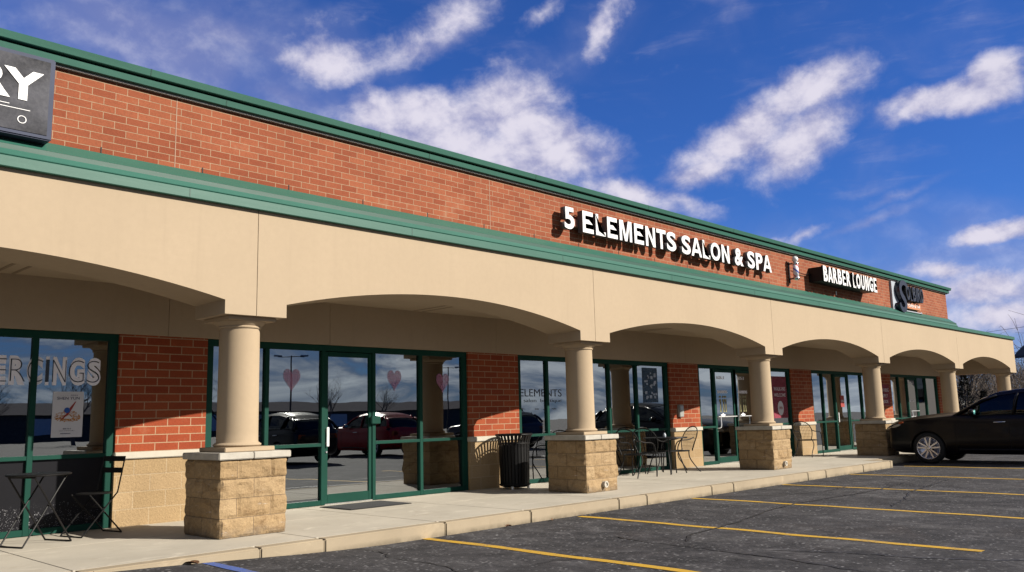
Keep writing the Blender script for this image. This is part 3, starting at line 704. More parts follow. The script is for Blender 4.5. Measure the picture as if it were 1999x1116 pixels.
# closer box on the suite door frame
bm = BM(); box(bm, 3.19, 3.36, FY0-.05, FY0-.001, 1.15, 1.27, .008); mk('door_sensor', bm, 'frame', bld)

# columns on split-faced block piers
CYC = .37; PH = .394; PZ = .813
def rough_pier(i):
    bm = BM(); n = 26; nz = 27; rnd = random.Random(i*3+1)
    def disp(u, z, face):
        c = int(z/.2032); fz = z/.2032-c; off = .2032 if c % 2 else 0
        fu = ((u+off) % .4064)/.4064; bi = int((u+off+4.064)/.4064)
        gz_ = min(fz, 1-fz)*.2032; gu = min(fu, 1-fu)*.4064; g = min(1, min(gz_, gu)/.028)
        base = .008+.013*noise.noise(Vector((bi*7.3+i*3, c*5.1, face*9.7)))
        r_ = noise.fractal(Vector((u*9+i*11, z*9, face*5.0)), 1, 2, 5)*.016
        return (base+r_)*g**.6-.010*(1-g)
    loops = []
    per = []
    for k in range(n): per.append((-PH+2*PH*k/n, -PH, 0))
    for k in range(n): per.append((PH, -PH+2*PH*k/n, 1))
    for k in range(n): per.append((PH-2*PH*k/n, PH, 2))
    for k in range(n): per.append((-PH, PH-2*PH*k/n, 3))
    for j in range(nz+1):
        z = PZ*j/nz; ring = []
        for k, (x, y, f) in enumerate(per):
            corner = k % n == 0
            if f in (0, 2): d = disp(x+PH, z, f); nn = Vector((0, -1 if f == 0 else 1, 0))
            else: d = disp(y+PH, z, f); nn = Vector((1 if f == 1 else -1, 0, 0))
            if corner: nn = Vector((x, y, 0)).normalized(); d *= 1.0
            ring.append(bm.verts.new((x+nn.x*d, y+nn.y*d, z-.012 if j == 0 else z)))
        loops.append(ring)
    L_ = len(per)
    for a, b_ in zip(loops, loops[1:]):
        for k in range(L_): bm.faces.new((a[k], a[(k+1) % L_], b_[(k+1) % L_], b_[k]))
    bm.faces.new(loops[-1]); bm.faces.new(loops[0])
    return bm
shaft_prof = [(.232, .986), (.2275, 1.0)]+[(.227-.005*q, 1.0+1.27*q) for q in [k/12 for k in range(1, 13)]]
for i in range(-1, 6):
    cx = S*i
    bm = BM(); lathe(bm, shaft_prof, 0, 0, 48, cap=False); sh_ = mk('column', bm, 'column', bld, smooth=True, loc=(cx, CYC, 0))
    bm = rough_pier(i); mk('stone_pier', bm, 'pier', sh_)
    bm = BM()
    random.seed(i+20)
    box(bm, -.432, -.03, -.43, .43, PZ+.002, PZ+.076, .008); box(bm, -.026, .432, -.43, .43, PZ+.002, PZ+.076, .008)
    mk('pier_cap', bm, 'capstone', sh_)
    bm = BM(); box(bm, -.30, .30, -.30, .30, PZ+.078, .94, .006)
    lathe(bm, [(.243, .9402)]+[(.243+.020*sin(pi*q), .942+.04*q) for q in [k/8 for k in range(9)]]+[(.236, .988)], 0, 0, 48); mk('base_molding', bm, 'column', sh_)
    bm = BM(); lathe(bm, [(.2225, 2.262), (.236, 2.266), (.241, 2.278), (.236, 2.289), (.240, 2.294), (.262, 2.314), (.282, 2.334), (.284, 2.342)], 0, 0, 48)
    box(bm, -.295, .295, -.295, .295, 2.3425, 2.3845, .006); mk('capital', bm, 'column', sh_)
    if i in (1, 2):
        bm = BM(); lathe(bm, [(.045, 0), (.045, .05), (.052, .055), (.052, .075), (.030, .078), (.030, .06)], 0, 0, 20)
        for v in bm.verts: v.co = Vector((.02+v.co.x, -PH-v.co.z+.01, .115+v.co.y))
        mk('drain_outlet', bm, 'capstone', sh_, smooth=False)

# window lettering (parts of the building's glass)
GF = GY-.0065
def vinyl(s, x, z, w, h, m1, off=0., y=GF, name='window_lettering', par=None): return place_text(name, s, x, y, z, w, h, .002, [m1, m1], par or sf_1, off)
# outlined varsity lettering: pale outline letters round dark cores
place_letters('PIERCINGS', -2.262, GF, 1.698, 1.437, .335, .001, ['decal', 'decal'], sf_l, off=.075, name='window_lettering', stock=True)
place_letters('PIERCINGS', -2.240, GF-.0016, 1.735, 1.40, .262, .001, ['decal_dark', 'decal_dark'], sf_l, off=-.030, name='window_lettering', stock=True)
vinyl('ELEMENTS', 6.60, 1.575, 1.17, .14, 'decal_dark'); vinyl('salon  boutique', 6.70, 1.45, 1.06, .085, 'decal_dark')
vinyl('hair  -  skin  -  nails', 7.0, 1.33, .6, .035, 'decal_dark')
for dx_ in (13.47, 14.43):
    vinyl('1635-3', dx_+.02, 2.00, .34, .075, 'decal', .01, FY0+.034, 'door_lettering', sf_2)
    vinyl('BARBERS', dx_+.02, 1.66, .46, .07, 'decal', .02, FY0+.034, 'door_lettering', sf_2)
    bm = BM()
    for kx in (.12, .27, .37):
        pr_ = [(-.012, 0), (.012, 0), (.012, .30), (-.012, .30)]
        q = kx
        prism(bm, [(dx_+q-.035, 1.21), (dx_+q+.035, 1.21), (dx_+q+.012, 1.26), (dx_+q+.012, 1.44), (dx_+q+.04, 1.47), (dx_+q+.035, 1.52), (dx_+q-.035, 1.52), (dx_+q-.04, 1.47), (dx_+q-.012, 1.44), (dx_+q-.012, 1.26)], FY0+.032, FY0+.035)
        prism(bm, [(dx_+q-.045, 1.555), (dx_+q+.045, 1.555), (dx_+q+.03, 1.60), (dx_+q-.03, 1.60)], FY0+.032, FY0+.035)
    mk('comb_emblem', bm, 'gold', sf_2)
    bm = BM(); prism(bm, [(dx_+.10, 1.14), (dx_+.22, 1.10), (dx_+.34, 1.14), (dx_+.26, 1.16), (dx_+.22, 1.185), (dx_+.18, 1.16)], FY0+.032, FY0+.035); mk('winged_emblem', bm, 'decal', sf_2)
vinyl('1635-1', 26.05, 2.02, .5, .09, 'decal', .01, FY0+.034, 'door_lettering', sf_4)
for q, (s_, zz) in enumerate((('DINE IN', .86), ('TO GO', .76), ('OPEN', .66))): vinyl(s_, 26.12, zz, .42, .07, 'white', .02, FY0+.034, 'door_lettering', sf_4)
vinyl('EST 2012', 26.08, 1.42, .5, .06, 'decal', .01, FY0+.034, 'door_lettering', sf_4)

# ------------------------------------------------------------------ wall signs
t1 = thing('wall_sign', 'dark brushed metal box sign reading RY, cut off by the left edge of the photo', 'sign', (-3.2, .25, 3.94))
def loc(o, par): o.location = Vector(o.location)-Vector(par.location); return o
bm = BM(); box(bm, -4.35, -2.215, .0, .247, 3.93, 4.755, .012); loc(mk('cabinet', bm, 'cabinet', t1), t1)
bm = BM(); box(bm, -4.30, -2.262, -.006, .01, 3.975, 4.712); loc(mk('face', bm, 'signface', t1), t1)
loc(place_text('lettering', 'RY', -2.89, -.014, 4.275, .57, .30, .007, ['white', 'white'], t1, .035), t1)
bm = BM(); box(bm, -4.25, -2.60, -.010, -.0055, 4.213, 4.219); box(bm, -4.25, -2.42, -.010, -.0055, 4.180, 4.186); loc(mk('rule_line', bm, 'white', t1), t1)
loc(place_text('lettering', 'I', -2.69, -.012, 4.045, .007, .074, .005, ['white', 'white'], t1), t1)
loc(place_text('lettering', 'O', -2.525, -.012, 4.045, .078, .076, .005, ['white', 'white'], t1, -.018), t1)

t2 = thing('letter_sign', 'long row of white channel letters reading 5 ELEMENTS SALON & SPA on the brick parapet', 'sign', (8.9, .25, 4.19))
n0 = len(bpy.data.objects)
place_letters('5 ELEMENTS SALON & SPA', 5.46-8.9, .05-.25, 0, 6.92, .365, .11, ['white', 'letter_side'], t2, off=.030)
bm = BM(); box(bm, -3.15, 3.1, -.088, -.003, .10, .23, .004); mk('raceway', bm, 'raceway', t2)
bm = BM(); tube(bm, [(-3.14, -.06, .22), (-3.05, -.1, .30), (-2.95, -.06, .29)], .008, 6, smoothn=2); mk('cable', bm, 'black', t2)

t3 = thing('barber_pole', 'small striped barber pole with a white globe, bracketed to the parapet between two letter signs', 'barber pole', (13.63, .08, 4.12))
bm = BM(); lathe(bm, [(.062, .10), (.062, .40)], 0, 0, 28); mk('striped_cylinder', bm, 'barber', t3, smooth=True)
bm = BM(); lathe(bm, [(.03, .03), (.075, .05), (.082, .08), (.072, .10), (.066, .102)], 0, 0, 28); lathe(bm, [(.066, .398), (.075, .40), (.082, .42), (.06, .445), (.03, .45)], 0, 0, 28); mk('end_cap', bm, 'steel', t3, smooth=True)
bm = BM(); bmesh.ops.create_uvsphere(bm, u_segments=24, v_segments=14, radius=.072); mk('globe', bm, 'white', t3, smooth=True, loc=(0, 0, .515))
bm = BM(); box(bm, -.02, .02, .06, .168, .06, .09, .004); box(bm, -.02, .02, .06, .168, .41, .44, .004); box(bm, -.03, .03, .155, .169, -.02, .47, .004); mk('bracket', bm, 'black', t3)

t4 = thing('letter_sign', 'short sign of heavy white letters reading BARBER LOUNGE on a deep black box', 'sign', (16.1, .25, 4.2))
place_letters('BARBER LOUNGE', 14.6-16.1, -.14-.25, 0, 3.2, .375, .05, ['white', 'black'], t4, off=.038, st=.24)
bm = BM(); box(bm, -1.46, -.02+.10, -.34, -.003, .02, .36, .006); box(bm, .12, 1.72, -.34, -.003, .02, .36, .006); mk('backing_box', bm, 'black', t4)
bm = BM(); tube(bm, [(-2.35, -.05, .24), (-1.9, -.05, .16), (-1.44, -.06, .20)], .010, 6, smoothn=2); mk('cable', bm, 'black', t4)
bm = BM(); box(bm, .0, .04, -.012, -.003, -.16, -.06); mk('junction_box', bm, 'white', t4)

t5 = thing('logo_sign', 'sign with tall dark S and blue-black letters over an orange strip', 'sign', (20.8, .25, 3.95))
bm = BM(); prism(bm, [(-1.06, .0), (-.45, .0), (-.30, .07), (-.30, .50), (-.55, .80), (-1.06, .80)], -.06, -.003); mk('backing_panel', bm, 'pale', t5)
bm = BM(); sp = [Vector((-.36+.0, 0, .0))]
spts = [(-.22, .62), (-.30, .74), (-.50, .80), (-.72, .74), (-.80, .58), (-.72, .42), (-.52, .30), (-.42, .16), (-.50, .02), (-.68, -.02), (-.84, .06), (-.88, .18)]
def ribbon(bm, pts, w, y0, y1):
    P_ = [Vector((x, z)) for x, z in pts]
    for _ in range(2):
        q = [P_[0]]
        for a, b_ in zip(P_, P_[1:]): q += [a*.75+b_*.25, a*.25+b_*.75]
        q.append(P_[-1]); P_ = q
    L_, R_ = [], []
    for k, p in enumerate(P_):
        d_ = (P_[min(k+1, len(P_)-1)]-P_[max(k-1, 0)]).normalized(); nn = Vector((-d_.y, d_.x)); ww = w*(.55+.45*sin(pi*k/(len(P_)-1)))
        L_.append(p+nn*ww); R_.append(p-nn*ww)
    for a in range(len(P_)-1):
        for (p0, p1, p2, p3) in ((L_[a], L_[a+1], R_[a+1], R_[a]),):
            v = [bm.verts.new((p.x, y0, p.y)) for p in (p0, p1, p2, p3)]; v2 = [bm.verts.new((p.x, y1, p.y)) for p in (p0, p1, p2, p3)]
            bm.faces.new(v); bm.faces.new(v2)
            for k in ((0, 1), (2, 3)): bm.faces.new((v[k[0]], v[k[1]], v2[k[1]], v2[k[0]]))
ribbon(bm, spts, .085, -.20, -.06); bmesh.ops.remove_doubles(bm, verts=bm.verts[:], dist=1e-5); mk('letter', bm, 'navy', t5)
place_letters('OLBIRD', -.36, -.21, .30, 1.36, .42, .15, ['navy', 'black'], t5, off=.015)
bm = BM(); box(bm, -.30, 1.0, -.10, -.003, .09, .27, .004); mk('orange_strip', bm, 'orange', t5)
place_text('lettering', 'KITCHEN & TAP', -.22, -.106, .14, 1.14, .085, .005, ['white', 'white'], t5, .01)
bm = BM(); tube(bm, [(-.62, -.12, .0), (.9, -.12, .0)], .018, 8); bmesh.ops.create_uvsphere(bm, u_segments=12, v_segments=8, radius=.035, matrix=Matrix.Translation((.92, -.12, .0))); mk('lamp_bar', bm, 'pale', t5)

# ------------------------------------------------------------------ things in and on the windows
po = thing('poster', 'white dance-show poster with an orange swirl taped inside the dark left window', 'poster', (-1.178, GY+.02, 1.09))
YP = GF-.003
po.location = (-1.178, YP, 1.09)
bm = BM(); box(bm, -.172, .172, 0, .002, 0, .535); mk('sheet', bm, 'paper', po)
place_text('lettering', 'SHEN YUN', -.125, -.002, .44, .25, .033, .0015, ['ink', 'ink'], po)
place_text('lettering', '- - - -  2023', -.09, -.002, .485, .19, .014, .0015, ['ink', 'ink'], po)
place_text('lettering', 'MAR 10-12', -.045, -.002, .092, .09, .014, .0015, ['ink', 'ink'], po, .02)
place_text('lettering', 'tickets at the box office', -.085, -.002, .072, .17, .009, .0015, ['ink', 'ink'], po)
place_text('lettering', 'INDIANAPOLIS', -.07, -.002, .038, .11, .012, .0015, ['ink', 'ink'], po, .02)
rnd = random.Random(3); bm = BM()
for k in range(420):
    a = rnd.uniform(0, 2*pi); r = rnd.uniform(.15, 1)**.6; x = .148*r*cos(a); z = .215+.085*r*sin(a)*(1 if sin(a) > 0 else .45)+.02*rnd.random(); w = rnd.uniform(.004, .013); h = w*rnd.uniform(.25, .5); y = -.0003-.0000018*k
    bm.faces.new([bm.verts.new((x+px*w, y, z+pz*h)) for px, pz in ((-1, -.4), (0, -1), (1, .3), (.1, 1))])
mk('orange_swirl', bm, 'splash', po)
bm = BM(); prism(bm, [(-.085, .20), (-.02, .27), (.02, .345), (.075, .415), (.09, .42), (.05, .34), (.01, .27), (-.05, .215)], -.0022, -.0013); mk('dancer_figure', bm, 'redink', po)
bm = BM(); prism(bm, [(-.01+.033*cos(a), .315+.033*sin(a)) for a in [2*pi*k/16 for k in range(16)]], -.0032, -.0023); mk('dancer_skirt', bm, 'blueink', po)

def heart(label, x, z, s):
    bm = BM(); pts = []
    for k in range(36):
        a = 2*pi*k/36; pts.append((s*(16*sin(a)**3)/16, s*(13*cos(a)-5*cos(2*a)-2*cos(3*a)-cos(4*a))/14*1.15))
    prism(bm, pts, -.003, .003); o = mk('paper_heart', bm, 'pink', loc=(x, GF-.004, z)); return tag(o, label, 'decoration', 'hearts in the window of the empty suite')
heart('pink paper heart stuck on the glass pane left of the green door', 1.835, 1.83, .14)
heart('pink paper heart on the first pane right of the green door', 3.70, 1.85, .14)
heart('pink paper heart on the pane farthest right of the green door beside the brick', 4.72, 1.82, .14)

def flatposter(label, x0, x1, z0, z1, y, mt, lines=(), group=None, cat='poster', name='poster'):
    t_ = thing(name, label, cat, ((x0+x1)/2, y, z0), 0, group)
    bm = BM(); w = (x1-x0)/2; box(bm, -w, w, 0, .004, 0, z1-z0); mk('sheet', bm, mt, t_)
    for s_, zz, hh, ww in lines: place_text('lettering', s_, -ww*w, -.002, zz, 2*ww*w, hh, .0015, ['paper', 'paper'], t_, .01)
    return t_
flatposter('tall red poster with a white oval, inside the window left of the fourth brick pier', 16.25, 17.05, 1.02, 2.12, GF-.006, 'magenta', (('WALK-INS', .72, .10, .8), ('WELCOME', .56, .09, .8)))
t_ = bpy.data.objects['poster.001']; bm = BM(); prism(bm, [(.16*cos(a), .26+.19*sin(a)) for a in [2*pi*k/24 for k in range(24)]], -.003, -.001); mk('oval_badge', bm, 'paper', t_)
place_text('lettering', 'OPEN', -.10, -.005, .23, .2, .07, .0015, ['redink', 'redink'], t_, .02)
flatposter('pink and white poster mounted on the brick pier behind the fourth column', 23.25, 24.1, 1.30, 1.98, WY-.012, 'magenta', (('NOW HIRING', .44, .12, .85), ('APPLY', .26, .11, .6), ('INSIDE', .08, .10, .6)))
flatposter('blue collage poster of small photographs hanging in the salon window', 10.45, 11.0, 1.45, 2.2, GF-.006, 'collage')
col_t = bpy.data.objects['poster.003']
random.seed(4); bm = BM()
for k in range(24):
    x = random.uniform(-.24, .17); z = random.uniform(.03, .68); w = random.uniform(.04, .09); y = -.0005-.0004*k; bm = BM(); box(bm, x, x+w, y-.0003, y, z, z+w*.8); mk('photo_print', bm, 'photos', col_t)
t_ = flatposter('red OPEN sign hanging inside the glass door of the fifth shop', 20.42, 20.68, 1.28, 1.62, FY0+.026, 'redink', (('OPEN', .14, .07, .8),), cat='sign', name='open_sign')
# curtains / blinds behind the glass
def curtain(label, x0, x1, y, z0=.05, z1=2.2):
    bm = BM(); n = int((x1-x0)/.018); pr0 = None
    for k in range(n+1):
        x = x0+(x1-x0)*k/n; yy = y+.018*sin(k*1.15)
        a = bm.verts.new((x, yy, z0)); b_ = bm.verts.new((x, yy, z1))
        if pr0: bm.faces.new((pr0[0], a, b_, pr0[1]))
        pr0 = (a, b_)
    o = mk('vertical_blind', bm, 'curtain'); return tag(o, label, 'blind')
curtain('grey vertical blind hanging in the narrow pane left of the barber doors', 12.7, 13.25, WY+.35)
curtain('pale curtain drawn at the right edge of the empty suite window', 4.78, 5.12, WY+.30)
# salon waiting display: shelf, plants, mannequin
sh = thing('display_shelf', 'long low wooden display shelf standing inside the salon window', 'shelf', (8.4, WY+.45, 0))
bm = BM(); box(bm, -1.2, .9, -.16, .16, .80, .835, .004); mk('top', bm, 'interior', sh)
for sx in (-1.1, .8):
    bm = BM(); box(bm, sx-.03, sx+.03, -.14, .14, .013, .799); mk('leg', bm, 'interior', sh)
def plant(label, x, y, z, seed, flower):
    rnd = random.Random(seed); t_ = thing('potted_plant', label, 'plant', (x, y, z))
    bm = BM(); lathe(bm, [(.06, 0), (.085, .11), (.09, .12), (.078, .12), (.075, .10)], 0, 0, 20); mk('pot', bm, 'terracotta', t_)
    bm = BM()
    for k in range(150):
        a = rnd.uniform(0, 2*pi); e = rnd.uniform(-.2, 1.3); r = rnd.uniform(.05, .17); p = Vector((cos(a)*cos(e)*r, sin(a)*cos(e)*r, .17+sin(e)*r*.9))
        d_ = Vector((cos(a+rnd.uniform(-.6, .6)), sin(a), rnd.uniform(-.4, .8))).normalized(); s_ = rnd.uniform(.02, .04); sd = d_.cross(Vector((0, 0, 1))).normalized()*s_*.45
        v = [bm.verts.new(q) for q in (p, p+d_*s_+sd, p+d_*s_*2.1+Vector((0, 0, -.01)), p+d_*s_-sd)]; bm.faces.new(v)
    mk('foliage', bm, 'leaf', t_)
    if flower:
        for k in range(3):
            bm = BM(); bmesh.ops.create_icosphere(bm, subdivisions=2, radius=.022+.01*(k == 0))
            for v in bm.verts: v.co *= 1+.25*noise.noise(v.co*90)
            mk('flower', bm, 'petal', t_, loc=((-.03, -.12, .20), (.06, -.10, .27), (-.09, -.07, .28))[k])
    return t_
plant('pink-flowering potted plant just left of the second full column, inside the salon window', 8.02, WY+.40, .836, 1, True)
plant('leafy green potted plant just right of the second full column, inside the salon window', 9.02, WY+.40, .836, 2, False)
mq = thing('mannequin', 'headless shop mannequin in beige trousers and a dark top behind the salon glass', 'mannequin', (6.98, WY+.5, .013))
def skinned(name, verts, edges, radii, material, parent, root=0):
    me = bpy.data.meshes.new(name); me.from_pydata(verts, edges, []); o = bpy.data.objects.new(name, me); COL.objects.link(o)
    md = o.modifiers.new('s', 'SKIN'); sd = o.modifiers.new('u', 'SUBSURF'); sd.levels = 2; sd.render_levels = 2
    for k, r in enumerate(radii): me.skin_vertices[0].data[k].radius = r if isinstance(r, tuple) else (r, r)
    me.skin_vertices[0].data[root].use_root = True
    dg = bpy.context.evaluated_depsgraph_get(); m2 = bpy.data.meshes.new_from_object(o.evaluated_get(dg))
    bpy.data.objects.remove(o); m2.materials.clear(); m2.materials.append(M[material])
    for p in m2.polygons: p.use_smooth = True
    q = bpy.data.objects.new(name, m2); COL.objects.link(q); q.parent = parent; return q
skinned('trousers', [(0, 0, .98), (-.09, 0, .88), (-.10, -.01, .5), (-.10, 0, .08), (.09, 0, .88), (.12, -.03, .5), (.13, .02, .08)], [(0, 1), (1, 2), (2, 3), (0, 4), (4, 5), (5, 6)], [(.15, .11), .10, .075, .055, .10, .075, .055], 'trousers', mq)
skinned('top', [(0, 0, 1.02), (0, 0, 1.18), (0, 0, 1.38), (0, 0, 1.5), (-.2, 0, 1.36), (-.25, -.02, 1.1), (.2, 0, 1.36), (.25, -.02, 1.1)], [(0, 1), (1, 2), (2, 3), (2, 4), (4, 5), (2, 6), (6, 7)], [(.15, .10), (.13, .09), (.15, .10), .05, .06, .045, .06, .045], 'darktop', mq)
bm = BM(); lathe(bm, [(.18, 0), (.18, .012), (.02, .02), (.015, .9)], 0, .08, 20); mk('stand', bm, 'steel', mq)
cn = thing('counter', 'dark reception counter standing inside the empty suite', 'counter', (4.5, 5.2, .012))
bm = BM(); box(bm, -.9, .9, -.3, .3, 0, 1.0, .01); mk('body', bm, 'intdark', cn); bm = BM(); box(bm, -.95, .95, -.35, .35, 1.001, 1.04, .005); mk('top', bm, 'interior', cn)

# small wall box
ub = thing('intercom_box', 'small pale grey metal box fixed to the brick pier right of the salon window', 'box', (11.70, WY-.001, 1.12))
bm = BM(); box(bm, -.085, .085, -.07, 0, 0, .27, .012); mk('housing', bm, 'trimgrey', ub); bm = BM(); box(bm, -.06, .06, -.075, -.07, .16, .24); mk('cover', bm, 'pale', ub)
bm = BM(); box(bm, -.52, .52, -.36, .36, 0, .012, .004)
for v in bm.verts: v.co.z += .004*noise.noise(v.co*3)
mt_ = thing('door_mat', 'thin black fibre mat lying in front of the green glass door', 'mat', (2.70, 1.62, .001)); mk('mat_body', bm, 'mat', mt_)
bm = BM()
for a in ((-.53, .53, -.375, -.36), (-.53, .53, .36, .375), (-.535, -.52, -.36, .36), (.52, .535, -.36, .36)): box(bm, a[0], a[1], a[2], a[3], 0, .008)
mk('rubber_edge', bm, 'black', mt_)

# ------------------------------------------------------------------ street furniture
tr = thing('trash_can', 'black slatted metal litter bin with a flared top in front of the second brick pier', 'trash can', (5.88, 1.72, 0))
bm = BM(); nsl = 28
for k in range(nsl):
    a = 2*pi*k/nsl; w = .021
    prof = [(.245, .05), (.252, .40), (.258, .70), (.268, .80), (.305, .89)]
    pv = None
    for r, z in prof:
        c_ = Vector((cos(a)*r, sin(a)*r, z)); s_ = Vector((-sin(a), cos(a), 0))*w; n_ = Vector((cos(a), sin(a), 0))*.004
        q = [bm.verts.new(c_+s_+n_), bm.verts.new(c_-s_+n_), bm.verts.new(c_-s_-n_), bm.verts.new(c_+s_-n_)]
        if pv:
            for i_ in range(4): bm.faces.new((pv[i_], pv[(i_+1) % 4], q[(i_+1) % 4], q[i_]))
        pv = q
mk('slat_wall', bm, 'iron', tr)
bm = BM(); tube(bm, [(.308*cos(2*pi*k/40), .308*sin(2*pi*k/40), .905) for k in range(40)], .018, 8, closed=True); mk('rim', bm, 'iron', tr, smooth=True)
bm = BM(); tube(bm, [(.262*cos(2*pi*k/40), .262*sin(2*pi*k/40), .76) for k in range(40)], .012, 8, closed=True); mk('band', bm, 'iron', tr, smooth=True)
bm = BM(); tube(bm, [(.254*cos(2*pi*k/40), .254*sin(2*pi*k/40), .07) for k in range(40)], .014, 8, closed=True)
mk('band', bm, 'iron', tr, smooth=True)
bm = BM(); lathe(bm, [(.20, .03), (.22, .04), (.236, .72), (.24, .735), (.215, .735), (.2, .1)], 0, 0, 36); mk('liner', bm, 'black', tr, smooth=True)
bm = BM(); lathe(bm, [(.03, .0), (.03, .05)], .2, -.13, 10); lathe(bm, [(.03, .0), (.03, .05)], -.2, -.13, 10); lathe(bm, [(.03, .0), (.03, .05)], 0, .2, 10); mk('foot', bm, 'steel', tr)

def patio_chair(label, x, y, rz, proto=[None]):
    if proto[0] is None:
        t_ = thing('patio_chair', label, 'chair', (x, y, 0), rz, 'wrought iron chairs on the walk'); proto[0] = t_
        for s_ in (-1, 1):
            bm = BM(); tube(bm, [(s_*.29, .25, 0), (s_*.285, .26, .40), (s_*.285, .23, .60), (s_*.28, .12, .655), (s_*.27, -.10, .655), (s_*.24, -.22, .70)], .0115, 8, smoothn=2); mk('arm', bm, 'iron', t_, smooth=True)
            bm = BM(); tube(bm, [(s_*.20, -.12, .43), (s_*.23, -.10, .30), (s_*.22, -.24, .12), (s_*.26, -.34, 0)], .0115, 8, smoothn=2); mk('leg', bm, 'iron', t_, smooth=True)
        bm = BM(); tube(bm, [(-.20, -.20, .43), (-.26, -.23, .60), (-.27, -.30, .76), (-.18, -.36, .89), (0, -.38, .93), (.18, -.36, .89), (.27, -.30, .76), (.26, -.23, .60), (.20, -.20, .43)], .0115, 8, smoothn=2)
        for k in range(-5, 6):
            xx = k*.042; zt = .915-.16*(abs(xx)/.24)**2.2; tube(bm, [(xx*.85, -.205, .45), (xx, -.26, .66), (xx, -.27-.1*(zt-.66)/.27, zt)], .003, 4)
        for k in range(5): z = .52+k*.08; yy = -.215-.12*((z-.45)/.45); tube(bm, [(-.245, yy, z), (.245, yy, z)], .003, 4)
        mk('backrest', bm, 'iron', t_)
        bm = BM(); rim = [(.25*cos(a)*(1+.10*sin(a)), .24*sin(a)+.02, .43) for a in [2*pi*k/28 for k in range(28)]]; tube(bm, rim, .012, 8, closed=True)
        for k in range(-7, 8):
            q = k*.032; h_ = math.sqrt(max(.001, .24**2-q*q)); tube(bm, [(q, -h_+.02, .432), (q, h_+.02, .432)], .0045, 4); tube(bm, [(-h_, q+.02, .434), (h_, q+.02, .434)], .0045, 4)
        mk('seat', bm, 'iron', t_)
        return t_
    c = copytree(proto[0]); c.location = (x, y, 0); c.rotation_euler = (0, 0, rz); c['label'] = label; return c
patio_chair('black wrought iron chair nearest the right side of the second full column pier', 8.98, 1.42, -pi/2)
patio_chair('black wrought iron chair drawn up to the left of the round patio table', 9.62, 1.50, -pi/2+.15)
patio_chair('black wrought iron chair to the right of the round patio table, against the stone pier', 10.62, 1.52, pi/2-.45)
patio_chair('black wrought iron chair mostly hidden left of the second full column pier', 7.62, 1.62, pi/2+.2)
patio_chair('black wrought iron chair standing behind the third full column pier', 17.0, 1.72, -pi/2)
tb = thing('patio_table', 'round black mesh patio table between the wrought iron chairs', 'table', (10.05, 1.45, 0))
bm = BM(); lathe(bm, [(.40, .70), (.44, .70), (.445, .712), (.44, .724), (.05, .722), (.05, .715)], 0, 0, 40, cap=False); mk('table_top', bm, 'iron', tb)
for k in range(4):
    a = pi/4+k*pi/2; bm = BM(); tube(bm, [(.40*cos(a), .40*sin(a), 0), (.30*cos(a), .30*sin(a), .28), (.22*cos(a), .22*sin(a), .5), (.34*cos(a), .34*sin(a), .70)], .012, 8, smoothn=2); mk('leg', bm, 'iron', tb, smooth=True)
bm = BM(); tube(bm, [(.235*cos(2*pi*k/24), .235*sin(2*pi*k/24), .45) for k in range(24)], .008, 6, closed=True); mk('brace_ring', bm, 'iron', tb)
bo = thing('ashtray_jar', 'small glass jar standing on the round patio table', 'jar', (9.95, 1.40, .7245)); bm = BM(); lathe(bm, [(.025, 0), (.032, .02), (.03, .06), (.018, .075), (.02, .09)], 0, 0, 14); mk('jar_body', bm, 'pale', bo, smooth=True)

def bar(bm, a, b_, w, tk=.006):
    a, b_ = Vector(a), Vector(b_); tube(bm, [a, b_], w, 6)
ft = thing('folding_table', 'round black folding bistro table with crossed legs by the left window', 'table', (-1.72, 1.38, 0), .35)
bm = BM(); lathe(bm, [(.30, .705), (.312, .712), (.312, .722), (.30, .728), (.0, .728)], 0, 0, 44, cap=False); lathe(bm, [(.30, .705), (0.001, .705)], 0, 0, 44, cap=False); mk('table_top', bm, 'iron', ft)
for s_, q in ((1, .20), (-1, .17)):
    bm = BM()
    for yy in (-q, q): bar(bm, (s_*.27, yy, 0.008), (-s_*.20, yy, .70), .009)
    bar(bm, (s_*.27, -q, .008), (s_*.27, q, .008), .009); bar(bm, (-s_*.20, -q, .695), (-s_*.20, q, .695), .009); mk('leg_frame', bm, 'iron', ft)
def folding_chair(label, x, y, rz, proto=[None]):
    if proto[0] is None:
        t_ = thing('folding_chair', label, 'chair', (x, y, 0), rz, 'folding bistro chairs'); proto[0] = t_
        bm = BM(); lathe(bm, [(.185, .448), (.195, .454), (.185, .462), (.001, .462)], 0, 0, 36, cap=False); lathe(bm, [(.185, .448), (.001, .448)], 0, 0, 36, cap=False); mk('seat', bm, 'iron', t_)
        bm = BM()
        for s_ in (-.19, .19): tube(bm, [(s_, .26, .006), (s_, -.16, .46), (s_, -.24, .86)], .0085, 7)
        tube(bm, [(-.19, .26, .006), (.19, .26, .006)], .0085, 7); tube(bm, [(-.19, -.02, .30), (.19, -.02, .30)], .006, 7); mk('back_frame', bm, 'iron', t_)
        bm = BM()
        for s_ in (-.165, .165): tube(bm, [(s_, -.25, .006), (s_, .17, .45)], .0085, 7)
        tube(bm, [(-.165, -.25, .006), (.165, -.25, .006)], .0085, 7); mk('leg_frame', bm, 'iron', t_)
        bm = BM()
        for k in range(2):
            z = .83-k*.13; box(bm, -.19, .19, -.24+k*.026-.004, -.24+k*.026+.004, z-.03, z+.03, .003)
        mk('backrest', bm, 'iron', t_)
        return t_
    c = copytree(proto[0]); c.location = (x, y, 0); c.rotation_euler = (0, 0, rz); c['label'] = label; return c
folding_chair('black folding bistro chair between the bistro table and the first brick pier', -1.02, 1.72, pi/2+.25)
folding_chair('black folding bistro chair cut off by the left edge of the picture', -2.42, 1.62, -pi/2-.2)

